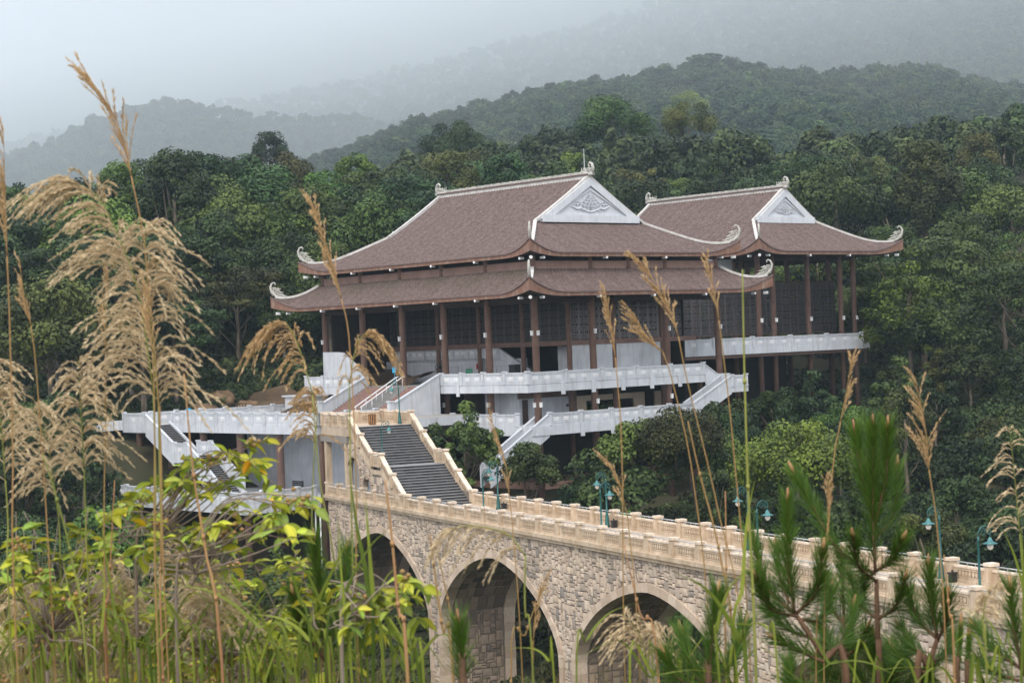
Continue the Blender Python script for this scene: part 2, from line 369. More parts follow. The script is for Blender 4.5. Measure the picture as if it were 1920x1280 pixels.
def left_z(a, y):
    e = itab(960 + a * FPX, LT); cz = e * 1750
    t = np.clip((y - 1080) / 670, 0, 1.0); u = np.clip((y - 1750) / 500, 0, 1)
    return -20 + (cz + 20) * t ** 0.9 - u * cz * 0.8 + 5 * np.sin(a * 50 + y * 0.01) * t
ys = np.linspace(1060, 2250, 60)
AA, YY = np.meshgrid(A2, ys)
sheet('left_hill', AA * YY, YY, left_z(AA, YY), M['hill'])
DB = [(-600, 3600), (0, 3000), (500, 2300), (960, 1750), (1400, 1450), (1900, 1250), (2500, 1150)]
DG = [(-600, 14), (0, 14), (500, 14.8), (960, 12.7), (1400, 9.2), (1900, 6), (2500, 5)]
def mount_d(a, e):
    p = 960 + a * FPX
    return np.minimum(itab(p, DB) * np.exp(itab(p, DG) * (e - 0.12)), 5200)
AA, EE = np.meshgrid(A2, np.linspace(-0.01, 0.205, 70))
DD = mount_d(AA, EE)
sheet('far_mountain', AA * DD, DD, EE * DD, M['hill'])

# ------------------------------------------------------------------ haze: one box of even air round everything
HAZE = 0.00014
CLOUD = 0.00040
hb = MB(); hb.box(-2450, 2450, -60, 5600, -60, 1130)
m = bpy.data.materials.new('haze_air'); m.use_nodes = True; nt = m.node_tree; nt.nodes.clear()
ho = _n(nt, 'ShaderNodeOutputMaterial'); hv = _n(nt, 'ShaderNodeVolumePrincipled')
hv.inputs['Density'].default_value = HAZE; hv.inputs['Color'].default_value = (0.64, 0.83, 1.0, 1); hv.inputs['Anisotropy'].default_value = 0.1
nt.links.new(hv.outputs[0], ho.inputs['Volume'])
hz = hb.build('haze', m, kind='stuff')
# the low cloud lying on the far mountain: an even bank of denser mist behind the middle ridge
m = m.copy(); m.name = 'low_cloud_air'
for n in m.node_tree.nodes:
    if n.type == 'PRINCIPLED_VOLUME': n.inputs['Density'].default_value = CLOUD; n.inputs['Color'].default_value = (0.985, 0.99, 1.0, 1)
hb = MB(); hb.box(-2400, 2400, 780, 5500, -50, 1100); hb.build('low_cloud', m, kind='stuff')

# ------------------------------------------------------------------ trees
def leaves_on(centers, radii, per, size, rs, up=0.35, squash=0.8, tone_c=None, droop=0.0, aspect=1.5, inner=0.45):
    """leaf-sized diamonds scattered over clumps; returns verts, faces, tone"""
    n = len(centers); C = np.repeat(centers, per, 0); Rr = np.repeat(radii, per)
    d = rs.normal(size=(n * per, 3)); d[:, 2] += up; d /= np.linalg.norm(d, axis=1, keepdims=True)
    rad = Rr * (1 - inner * rs.rand(n * per) ** 2)
    P = C + d * rad[:, None] * np.array([1, 1, squash])
    nrm = d * 1.0 + rs.normal(size=d.shape) * 0.42 + np.array([0, 0, 0.3]); nrm /= np.linalg.norm(nrm, axis=1, keepdims=True)
    t = np.cross(nrm, rs.normal(size=d.shape)); t[:, 2] -= droop; t -= nrm * (t * nrm).sum(1, keepdims=True)
    t /= np.linalg.norm(t, axis=1, keepdims=True) + 1e-9; b = np.cross(nrm, t)
    s = size * (0.6 + 0.8 * rs.rand(n * per))[:, None]
    V = np.stack([P - t * s * 0.5 * aspect, P + b * s * 0.5, P + t * s * 0.5 * aspect - nrm * s * 0.2, P - b * s * 0.5], 1).reshape(-1, 3)
    F = np.arange(len(V)).reshape(-1, 4)
    tc = np.repeat(rs.rand(n) if tone_c is None else tone_c, per)
    tone = np.clip(tc * 0.65 + rs.rand(n * per) * 0.35, 0, 1)
    return V, F, tone
def crown(seed, H, R, shape, ncl, per, size):
    rs = np.random.RandomState(seed)
    cs = []; rr = []
    for i in range(ncl):
        if shape == 'dome':
            d = rs.normal(size=3); d[2] = abs(d[2]) * 0.9 - 0.25; d /= np.linalg.norm(d)
            k = 0.55 + 0.35 * rs.rand(); cs.append(d * np.array([R, R, R * 0.85]) * k + np.array([0, 0, H - R * 0.85])); rr.append(R * (0.26 + 0.18 * rs.rand()))
        elif shape == 'tall':
            z = rs.rand() ** 0.8; w = R * (0.35 + 0.65 * math.sin(math.pi * min(1, 0.12 + z * 0.9)) ** 0.8); an = rs.rand() * 6.28
            cs.append([w * 0.75 * math.cos(an), w * 0.75 * math.sin(an), H * (0.32 + 0.62 * z)]); rr.append(R * (0.24 + 0.16 * rs.rand()))
        elif shape == 'flat':
            an = rs.rand() * 6.28; q = math.sqrt(rs.rand()); lay = rs.randint(3)
            cs.append([R * q * math.cos(an), R * q * math.sin(an), H * (0.94 - 0.12 * lay - 0.1 * q * q)]); rr.append(R * (0.2 + 0.12 * rs.rand()))
        elif shape == 'loose':
            d = rs.normal(size=3); d[2] = d[2] * 0.8 + 0.2; d /= np.linalg.norm(d); k = 0.5 + 0.6 * rs.rand()
            cs.append(d * np.array([R, R, R * 1.1]) * k + np.array([0, 0, H - R * 1.1])); rr.append(R * (0.16 + 0.12 * rs.rand()))
        elif shape == 'bush':
            d = rs.normal(size=3); d[2] = abs(d[2]) * 0.8; d /= np.linalg.norm(d)
            cs.append(d * np.array([R, R, H * 0.8]) * (0.6 + 0.25 * rs.rand())); rr.append(R * (0.25 + 0.2 * rs.rand()))
    cs = np.array(cs); rr = np.array(rr)
    sq = 0.45 if shape == 'flat' else 0.8
    V, F, T = leaves_on(cs, rr, per, size, rs, squash=sq, up=0.5 if shape in ('flat', 'dome') else 0.3, droop=0.8 if shape in ('loose', 'bush') else 0.2)
    return V, F, T, cs
TREES = {}
def tree_proto(key, seed, H, R, shape, ncl, per, size, pale=False, limbs=7):
    V, F, T, cs = crown(seed, H, R, shape, ncl, per, size)
    me = np_mesh('crown_' + key, V, F, M['foliage'], tone=T)
    tb = MB(); rs = np.random.RandomState(seed + 5)
    r0 = 0.022 * H
    tp = [(0, 0, -1.5)] + [(rs.normal() * 0.02 * H * i / 4, rs.normal() * 0.02 * H * i / 4, H * 0.18 * i) for i in range(1, 5)]
    tb.tube(tp, [r0 * 1.15, r0, r0 * 0.8, r0 * 0.6, r0 * 0.35], 6)
    for c in cs[rs.permutation(len(cs))[:limbs]]:
        z0 = H * (0.3 + 0.35 * rs.rand()); k = min(4, max(1, int(z0 / (H * 0.18))))
        b = Vector(tp[k]); e = Vector(c); mid = (b + e) / 2 + Vector((0, 0, -0.05 * H))
        tb.tube([b, mid, e], [r0 * 0.4, r0 * 0.28, r0 * 0.1], 5)
    TREES[key] = (me, tb.mesh('trunk_' + key, M['palebark'] if pale else M['bark'], True), H, R)
tree_proto('dome1', 1, 14, 5.8, 'dome', 25, 418, 0.26)
tree_proto('dome2', 2, 13, 6.6, 'dome', 30, 382, 0.267)
tree_proto('dome3', 3, 11.5, 4.8, 'dome', 20, 418, 0.248)
tree_proto('tall1', 4, 17, 4.4, 'tall', 40, 241, 0.248)
tree_proto('tall2', 5, 15, 3.8, 'tall', 34, 252, 0.236)
tree_proto('flat1', 6, 14, 6.6, 'flat', 50, 184, 0.248)
tree_proto('flat2', 7, 12, 5.0, 'flat', 44, 172, 0.236)
tree_proto('loose1', 8, 12, 4.2, 'loose', 50, 142, 0.223, True, 16)
tree_proto('loose2', 9, 11, 3.8, 'loose', 46, 110, 0.27)
tree_proto('loose3', 19, 11, 4.6, 'loose', 60, 150, 0.22)
tree_proto('bush1', 10, 3.4, 3.4, 'bush', 44, 150, 0.22)
tree_proto('bush2', 11, 3.0, 2.6, 'bush', 36, 140, 0.2)
tree_proto('fine1', 12, 8, 3.1, 'dome', 34, 150, 0.23)
tree_proto('fine2', 13, 7.5, 2.7, 'loose', 40, 120, 0.21, False, 14)
tree_proto('bush3', 20, 3.4, 3.4, 'bush', 60, 260, 0.13)
COLS = {'dark green': (0.66, 0.76, 0.62, 1), 'blue-green': (0.60, 0.78, 0.76, 1), 'mid green': (1.1, 1.25, 0.9, 1), 'bright green': (1.6, 1.85, 1.0, 1),
        'olive green': (1.18, 1.02, 0.72, 1), 'brownish green': (1.25, 0.95, 0.78, 1), 'yellow-green': (2.7, 2.4, 1.0, 1)}
SHAPEW = {'dome': 'broad domed', 'tall': 'tall narrow', 'flat': 'flat-topped layered', 'loose': 'loose open-crowned', 'bush': 'low spreading', 'fine': 'small-leaved'}
def plant_tree(key, p, scale, rz, col, label, group=None, name=None, cat=None):
    me, tk, H, R = TREES[key]
    bush = key.startswith('bush')
    t = thing(name or ('shrub' if bush else 'forest_tree'), label, cat or ('shrub' if bush else 'tree'), p, rz, group)
    t.scale = (scale,) * 3
    k = link(tk, 'stem' if bush else 'trunk', t)
    c = link(me, 'foliage' if bush else 'crown', t); c.color = COLS[col]
    return t
# points where single trees stand
def in_building(x, y):
    q = np.array([x, y]) - O2; v = q @ V2; u = q @ U2
    if -5 < v < 29 and -5 < u < 38: return True
    if -7 < v < 5.5 and 22 < u < 50: return True
    if 35 < v < 61 and 3 < u < 36: return True
    if -29 < v < 0 and 4 < u < 43: return True
    b = np.array([x, y]) - B0; o = b @ BW; s = b @ BD
    return -5.5 < o < 10.0 and s < 30
cand = []
nrs = np.random.RandomState(11)
for yy in np.arange(214, 402, 10.6):
    for xx in np.arange(-0.31 * yy, 0.31 * yy, 10.6):
        cand.append((xx + nrs.uniform(-3.6, 3.6), yy + nrs.uniform(-3.6, 3.6), 'F'))
for yy in np.arange(112, 216, 6.6):
    for xx in np.arange(-0.30 * yy, 0.30 * yy, 6.6):
        cand.append((xx + nrs.uniform(-2.4, 2.4), yy + nrs.uniform(-2.4, 2.4), 'V'))
for yy in np.arange(199, 250, 6.0):
    for xx in np.arange(-0.235 * yy, -0.095 * yy, 6.0): cand.append((xx + nrs.uniform(-2, 2), yy + nrs.uniform(-2, 2), 'F'))
def to_pix(p):
    a = p[0] / p[1]; b = p[2] / p[1]
    return 960 + FPX * (a * c_ - b * s_), 641.6 - FPX * (a * s_ + b * c_)
SKY = [(0, 340), (100, 340), (250, 295), (370, 262), (500, 252), (600, 322), (650, 290), (840, 238), (960, 265), (1150, 192), (1330, 205), (1500, 215), (1700, 192), (1850, 175), (1920, 165)]
single = []; rest = []
for x, y, z in cand:
    if in_building(x, y): continue
    g = float(ground_z(x, y))
    if z == 'F':
        key = nrs.choice(['dome1', 'dome2', 'dome3', 'tall1', 'tall2', 'flat1', 'flat2', 'loose1', 'loose2'], p=[.17, .17, .15, .11, .10, .08, .08, .07, .07])
        sc = nrs.uniform(0.7, 1.25)
        cl = nrs.choice(['dark green', 'blue-green', 'mid green', 'bright green', 'olive green', 'brownish green'], p=[.30, .18, .2, .13, .12, .07])
    else:
        key = nrs.choice(['dome3', 'fine1', 'fine2', 'tall2', 'loose2', 'bush1', 'bush2'], p=[.14, .22, .2, .08, .1, .16, .1])
        sc = nrs.uniform(0.62, 0.9) if key in ('dome3', 'tall2', 'loose2') else nrs.uniform(0.85, 1.25)
        cl = nrs.choice(['dark green', 'blue-green', 'mid green', 'bright green', 'olive green'], p=[.42, .26, .18, .06, .08])
    H = TREES[key][2] * sc
    px, py = to_pix((x, y, g + H * 0.8))
    if not (-140 < px < 2060): continue
    if z == 'F':
        sky = float(itab(px, SKY)) + nrs.uniform(-6, 16)
        for _ in range(8):
            tpx, tpy = to_pix((x, y, g + TREES[key][2] * sc * 0.98))
            if tpy >= sky: break
            sc *= 0.93
        H = TREES[key][2] * sc; px, py = to_pix((x, y, g + H * 0.8))
    if z == 'V' and py < 640 and px < 1560: continue
    if z == 'V' and y > 150 and 235 < px < 1000 and py < 960: continue
    if z == 'V' and y < 150 and py > 1240: continue
    if z == 'V' and px < 1320 and y > 160 and py < 770: continue      # keeps the balconies clear
    # behind the halls nothing of the tree shows
    hidden = (660 < px < 1380 and py > 470 and y > 185) or (700 < px < 1600 and py > 520 and y > 205 and py < 700)
    if hidden: continue
    (single).append((y, x, g, key, sc, cl, px, py, z))
single.sort()
LABS = []
SINGLES = single[:283]; rest = single[283:]
for y, x, g, key, sc, cl, px, py, z in SINGLES:
    cols = [(150, 'at the far left'), (330, 'behind the tall left plumes'), (480, 'left of the upturned eaves'), (640, 'beside the left roof corner'), (830, 'above the left roof slope'), (1000, 'above the main roof slope'), (1130, 'above the main gable'),
            (1290, 'above the rear roof ridge'), (1440, 'left of the rear gable'), (1560, 'above the rear gable'), (1680, 'above the right eave corner'), (1800, 'right of the rear hall'), (9999, 'by the right edge')]
    vcols = [(330, 'under the left end of the terrace'), (640, 'under the white terrace'), (900, 'beside the dark steps'), (1050, 'below the white side stair'), (1200, 'below the lower balcony'), (1350, 'below the outer stair'), (1500, 'below the rear balcony'), (1650, 'behind the tallest pine'), (1780, 'behind the right lamps'), (9999, 'by the right edge')]
    where = next(t for q, t in (vcols if z == 'V' else cols) if px < q)
    if z == 'V': row = 'by the parapet' if py > 880 else ('lower slope' if py > 760 else ('mid slope' if py > 660 else 'upper slope'))
    else: row = 'skyline' if py < float(itab(px, SKY)) + 38 else ('upper forest' if py < float(itab(px, SKY)) + 100 else ('mid forest' if py < float(itab(px, SKY)) + 180 else 'forest foot'))
    k = key[:-1]; noun = 'shrub' if k == 'bush' else 'tree'
    lab = f'{cl} {SHAPEW[k]} {noun} {where}, {row}'
    LABS.append((lab, px, plant_tree(key, (x, y, g), sc, nrs.uniform(0, 6.28), cl, lab, 'trees of the forest behind the halls' if z == 'F' else ('shrubs in the valley by the bridge' if k == 'bush' else 'trees in the valley by the bridge'))))
for lab in sorted({l[0] for l in LABS}):
    same = sorted([l for l in LABS if l[0] == lab], key=lambda l: l[1]); n = len(same)
    if n < 2: continue
    for i, l in enumerate(same):
        l[2]['label'] = lab + (', leftmost' if i == 0 else (', rightmost' if i == n - 1 else (', middle one' if n == 3 else f', {["", "second", "third", "fourth", "fifth", "sixth"][i]} from left')))


# trees with a look of their own
def own(key, px, py, Y, scale, col, label, name='tree', rz=0.0):
    p = at(px, py, Y); H = TREES[key][2] * scale
    return plant_tree(key, (p.x, p.y, p.z - H * 0.97), scale, rz, col, label, None, name, 'tree' if not key.startswith('bush') else 'shrub')
own('fine2', 870, 772, 160, 1.05, 'mid green', 'slender small tree with tufted grey-green crown beside the top of the dark stone steps', 'small_tree', 1.0)
own('fine1', 985, 838, 160, 0.9, 'mid green', 'small leafy tree below the sloping white stair parapet, against the dark undercroft', 'small_tree', 2.0)
own('bush3', 1262, 752, 165, 1.3, 'olive green', 'creeper-covered bush with pale flowers hiding the foot of the white outer stair', 'bush', 0.3)
own('fine1', 1180, 800, 163, 0.95, 'bright green', 'bright green small tree in front of the lower white balcony', 'small_tree', 4.0)
own('bush3', 1500, 775, 150, 1.5, 'yellow-green', 'yellow-green creeper-draped mound on the slope below the rear hall', 'bush', 2.2)
own('loose3', 1700, 505, 214, 1.05, 'yellow-green', 'lime green tree just right of the rear hall under its upturned eave', 'tree', 0.4)
own('loose3', 1560, 478, 246, 1.25, 'yellow-green', 'lime green tree seen through the open upper part of the rear hall', 'tree', 2.4)
own('loose3', 1480, 482, 248, 1.15, 'yellow-green', 'lime green tree seen between the columns at the left of the open rear hall', 'tree', 1.4)
own('loose1', 1610, 290, 300, 1.25, 'brownish green', 'thin brownish tree with bare pale forked trunk above the rear hall roof', 'tree', 1.4)
own('dome2', 1785, 330, 265, 1.25, 'mid green', 'large spreading green tree on the slope right of the rear hall eave', 'tree', 2.9)
own('dome1', 1293, 198, 372, 0.85, 'olive green', 'rounded olive tree standing alone on the skyline behind the rear roof ridge', 'tree', 1.1)
own('dome2', 1287, 178, 820, 1.5, 'yellow-green', 'pale green tree far back on the hazy middle ridge', 'tree', 0.7)
own('dome1', 846, 236, 372, 1.1, 'dark green', 'round dark-crowned tree highest on the skyline above the main roof', 'tree', 3.3)
own('dome2', 1150, 188, 372, 1.15, 'mid green', 'big dark-topped tree on the skyline above the lightning rod', 'tree', 5.0)
own('tall1', 505, 250, 372, 1.0, 'dark green', 'steep dark tree on the skyline left of the main roof', 'tree', 5.0)

# far-off woods: one object each, instanced from light tree shapes
protos = bpy.data.collections.new('wood_shapes')
def light_proto(key, seed, H, R, shape, ncl, per, size, col):
    V, F, T, cs = crown(seed, H, R, shape, ncl, per, size)
    o = bpy.data.objects.new('wood_shape', np_mesh('wood_shape', V, F, M['foliage'], tone=T)); o.color = COLS[col]; protos.objects.link(o)
for i, (sh, cl) in enumerate([('dome', 'dark green'), ('dome', 'blue-green'), ('tall', 'dark green'), ('flat', 'mid green'), ('dome', 'mid green'), ('dome', 'olive green'), ('loose', 'dark green'), ('tall', 'bright green')]):
    light_proto(sh, 30 + i, 12, 5.0 if sh != 'tall' else 3.8, sh, 34, 80, 0.5, cl)
bushes = bpy.data.collections.new('bush_shapes')
for i, cl in enumerate(['dark green', 'mid green', 'blue-green', 'olive green']):
    V, F, T, cs = crown(50 + i, 1.6, 1.7, 'bush', 26, 50, 0.26)
    o = bpy.data.objects.new('bush_shape', np_mesh('bush_shape', V, F, M['foliage'], tone=T)); o.color = COLS[cl]; bushes.objects.link(o)
def scatter(name, pts, scl, coll, seed):
    n = len(pts); me = bpy.data.meshes.new(name); me.vertices.add(n); me.vertices.foreach_set('co', np.asarray(pts, np.float32).ravel())
    rs = np.random.RandomState(seed)
    a = me.attributes.new('rz', 'FLOAT_VECTOR', 'POINT'); a.data.foreach_set('vector', np.stack([np.zeros(n), np.zeros(n), rs.rand(n) * 6.28], 1).astype(np.float32).ravel())
    a = me.attributes.new('scl', 'FLOAT', 'POINT'); a.data.foreach_set('value', np.asarray(scl, np.float32))
    a = me.attributes.new('idx', 'INT', 'POINT'); a.data.foreach_set('value', rs.randint(0, len(coll.objects), n).astype(np.int32))
    o = link(me, name, kind='stuff')
    ng = bpy.data.node_groups.new(name, 'GeometryNodeTree')
    ng.interface.new_socket('Geometry', in_out='INPUT', socket_type='NodeSocketGeometry'); ng.interface.new_socket('Geometry', in_out='OUTPUT', socket_type='NodeSocketGeometry')
    gi = ng.nodes.new('NodeGroupInput'); go = ng.nodes.new('NodeGroupOutput')
    ip = ng.nodes.new('GeometryNodeInstanceOnPoints'); ci = ng.nodes.new('GeometryNodeCollectionInfo')
    ci.inputs['Collection'].default_value = coll; ci.inputs['Separate Children'].default_value = True; ci.inputs['Reset Children'].default_value = True
    def attr(nm, ty):
        q = ng.nodes.new('GeometryNodeInputNamedAttribute'); q.data_type = ty; q.inputs['Name'].default_value = nm; return q.outputs[0]
    ip.inputs['Pick Instance'].default_value = True
    ng.links.new(gi.outputs[0], ip.inputs['Points']); ng.links.new(ci.outputs[0], ip.inputs['Instance'])
    ng.links.new(attr('idx', 'INT'), ip.inputs['Instance Index']); ng.links.new(attr('rz', 'FLOAT_VECTOR'), ip.inputs['Rotation']); ng.links.new(attr('scl', 'FLOAT'), ip.inputs['Scale'])
    ng.links.new(ip.outputs[0], go.inputs[0])
    md = o.modifiers.new('scatter', 'NODES'); md.node_group = ng
    return o
scatter('near_wood', [(r[1], r[0], r[2]) for r in rest], [r[4] for r in rest], protos, 3)
rs = np.random.RandomState(21); pts = []; scl = []
for yy in np.arange(560, 1040, 9.0):
    for xx in np.arange(-0.30 * yy, 0.30 * yy, 9.0):
        x = xx + rs.uniform(-3, 3); y = yy + rs.uniform(-3, 3); pts.append((x, y, float(mid_z(np.array(x / y), np.array(y))) - 2)); scl.append(rs.uniform(0.75, 1.25))
scatter('mid_hill_wood', pts, scl, protos, 4)
pts = []; scl = []
for yy in np.arange(1300, 1790, 13.0):
    for xx in np.arange(-0.33 * yy, 0.02 * yy, 11.0):
        x = xx + rs.uniform(-4, 4); y = yy + rs.uniform(-4, 4); pts.append((x, y, float(left_z(np.array(x / y), np.array(y))) - 2)); scl.append(rs.uniform(0.8, 1.4))
scatter('left_hill_wood', pts, scl, protos, 5)
pts = []; scl = []
for e in np.arange(0.085, 0.186, 0.0021):
    for a in np.arange(-0.3, 0.3, 0.0042):
        aa = a + rs.uniform(-.002, .002); ee = e + rs.uniform(-.0012, .0012); d = float(mount_d(np.array(aa), np.array(ee)))
        if d > 2700: continue
        pts.append((aa * d, d, ee * d - 3)); scl.append(rs.uniform(0.8, 1.35) * max(1.0, d / 1900))
scatter('far_mountain_wood', pts, scl, protos, 6)
pts = []; scl = []
for yy in np.arange(100, 275, 2.6):
    for xx in np.arange(-0.32 * yy, 0.32 * yy, 2.6):
        x = xx + rs.uniform(-1.2, 1.2); y = yy + rs.uniform(-1.2, 1.2)
        q = np.array([x, y]) - O2; v = q @ V2; u = q @ U2; b = np.array([x, y]) - B0; o_ = b @ BW
        if (-3 < v < 27 and -3 < u < 36) or (-28 < v < 0 and 6 < u < 42) or (-7 < v < 4.5 and 22 < u < 47) or (-1.2 < o_ < 7.0 and (b @ BD > 20.5 or not any(abs(b @ BD - c) < 9.3 for c in (9.85, -13.3, -36.45, -59.6)))): continue            # halls, terrace, earth bank
        pts.append((x, y, float(ground_z(x, y)) - 0.2)); scl.append(rs.uniform(0.6, 1.3))
for yy in np.arange(202, 246, 1.9):
    for xx in np.arange(-0.245 * yy, -0.06 * yy, 1.9):
        x = xx + rs.uniform(-.9, .9); y = yy + rs.uniform(-.9, .9); q = np.array([x, y]) - O2; v = q @ V2; u = q @ U2
        if v < 2.2 and u < 46 or (v < 27 and u < 36): continue
        pts.append((x, y, max(float(ground_z(x, y)), -6.6 + (v + 6) * 0.32 if v < 6 else -99) - 0.2)); scl.append(rs.uniform(0.6, 1.4))
scatter('undergrowth', pts, scl, bushes, 7)

# ------------------------------------------------------------------ shared building pieces
def sweep(mb, pts, w, h, mat=0, side=None):
    """rectangular bar along a path, level across, bottom on the path"""
    pts = [Vector(p) for p in pts]; k = len(pts); vs = []; fs = []
    for i in range(k):
        t = (pts[min(i + 1, k - 1)] - pts[max(i - 1, 0)]).normalized()
        sd = side if side is not None else Vector((t.y, -t.x, 0)).normalized()
        up = sd.cross(t).normalized()
        if up.z < 0: up = -up
        p = pts[i]
        vs += [tuple(p - sd * w / 2), tuple(p + sd * w / 2), tuple(p + sd * w / 2 + up * h), tuple(p - sd * w / 2 + up * h)]
    for i in range(k - 1):
        for j in range(4): fs.append((i * 4 + j, i * 4 + (j + 1) % 4, (i + 1) * 4 + (j + 1) % 4, (i + 1) * 4 + j))
    fs += [(3, 2, 1, 0), tuple((k - 1) * 4 + j for j in range(4))]
    mb.add(vs, fs, mat)
def spiral(cx, cz, r0, r1, a0, turns, n=14):
    return [(cx + (r0 + (r1 - r0) * i / n) * math.cos(a0 + turns * 6.283 * i / n), 0, cz + (r0 + (r1 - r0) * i / n) * math.sin(a0 + turns * 6.283 * i / n)) for i in range(n + 1)]
def ornament_mesh():
    """openwork wave crest: x runs outwards along the hip, z up"""
    mb = MB()
    stem = [(-1.9, 0, 0.02), (-1.2, 0, 0.06), (-0.5, 0, 0.2), (0.0, 0, 0.55), (0.22, 0, 1.0), (0.15, 0, 1.4), (-0.05, 0, 1.55), (-0.22, 0, 1.45), (-0.2, 0, 1.28)]
    mb.tube(stem, [0.1, 0.12, 0.14, 0.15, 0.13, 0.1, 0.09, 0.09, 0.07], 6)
    for c in [(-0.28, 0.78, 0.3, 0.05, 0.3, 1.5), (-0.62, 0.45, 0.24, 0.05, 2.2, 1.4), (-0.25, 0.38, 0.2, 0.04, 4.0, 1.4), (-0.98, 0.36, 0.2, 0.04, 1.0, 1.4), (-0.6, 0.86, 0.16, 0.03, 3.0, 1.3), (-1.35, 0.25, 0.15, 0.03, 1.5, 1.3)]:
        mb.tube(spiral(*c), 0.065, 5)
    for q in [[(-0.5, 0, 1.05), (-0.8, 0, 0.98), (-0.95, 0, 1.1)], [(-0.8, 0, 0.75), (-1.1, 0, 0.68), (-1.3, 0, 0.78)], [(-1.15, 0, 0.5), (-1.5, 0, 0.42), (-1.75, 0, 0.48)], [(-1.5, 0, 0.28), (-1.9, 0, 0.2), (-2.2, 0, 0.24)], [(-1.9, 0, 0.04), (-2.3, 0, 0.1), (-2.5, 0, 0.06)]]:
        mb.tube(q, [0.09, 0.07, 0.02], 5)
    me = mb.mesh('corner_ornament', M['carve'], True)
    return me
ORN = ornament_mesh()
def ridge_orn_mesh():
    mb = MB()
    mb.box(-0.9, 0.75, -0.2, 0.2, 0, 0.3)
    mb.tube([(0.6, 0, 0.2), (0.72, 0, 0.75), (0.6, 0, 1.15), (0.3, 0, 1.28), (0.08, 0, 1.1), (0.16, 0, 0.9), (0.33, 0, 0.93)], [0.2, 0.17, 0.14, 0.12, 0.1, 0.08, 0.05], 6)
    for c in [(0.1, 0.5, 0.3, 0.05, 0, 1.5), (-0.35, 0.42, 0.24, 0.05, 1, 1.4), (-0.75, 0.35, 0.18, 0.04, 2, 1.4), (0.35, 0.35, 0.16, 0.04, 2, 1.3)]:
        for y in (-0.1, 0.1): mb.tube([(p[0], y, p[2]) for p in spiral(*c)], 0.08, 5)
    for x in (-0.85, -0.55, -0.25): mb.tube([(x, 0, 0.5), (x - 0.12, 0, 0.85)], [0.09, 0.02], 5)
    return mb.mesh('ridge_ornament', M['carve'], True)
RORN = ridge_orn_mesh()
rb = MB(); rb.tube([(0, 0, 0), (0.5, 0, 0)], 0.125, 8); RAFT = rb.mesh('rafter_end', M['white2'])
def relief_mesh(s):
    mb = MB()
    def ring(cx, cz, r, w=0.07): mb.tube([(cx + r * math.cos(a * 0.5236), 0, cz + r * math.sin(a * 0.5236)) for a in range(13)], w, 5)
    rows = [(0.0, 5, 0.46), (0.55, 5, 0.40), (1.0, 4, 0.36), (1.42, 3, 0.33), (1.8, 2, 0.30), (2.15, 1, 0.3)]
    for z, n, r in rows:
        for i in range(n): ring((i - (n - 1) / 2) * r * 1.75, z - 0.25 * math.cos((i - (n - 1) / 2) / n * 3), r)
    for sx in (-1, 1):
        mb.tube([(sx * 1.9, 0, 0.1), (sx * 2.3, 0, -0.28), (sx * 2.9, 0, -0.3), (sx * 3.5, 0, -0.02), (sx * 3.95, 0, 0.1)], [0.1, 0.14, 0.15, 0.12, 0.05], 6)
        for c in [(2.4, 0.15, 0.32), (3.0, 0.1, 0.3), (2.7, 0.55, 0.3), (3.45, 0.2, 0.18), (2.15, 0.5, 0.2)]: ring(sx * c[0], c[1], c[2])
    mb.tube([(-1.9 + 0.38 * i, 0, -0.12 - 0.55 * math.sin(math.pi * i / 10) - 0.1 * (i % 2)) for i in range(11)], 0.12, 6)
    mb.tube([(0, 0, -0.4), (0, 0, 2.6)], [0.12, 0.05], 6)
    me = mb.mesh('gable_relief', M['relief'], True)
    me.transform(Matrix.Diagonal((s, 0.6, s, 1)))
    return me
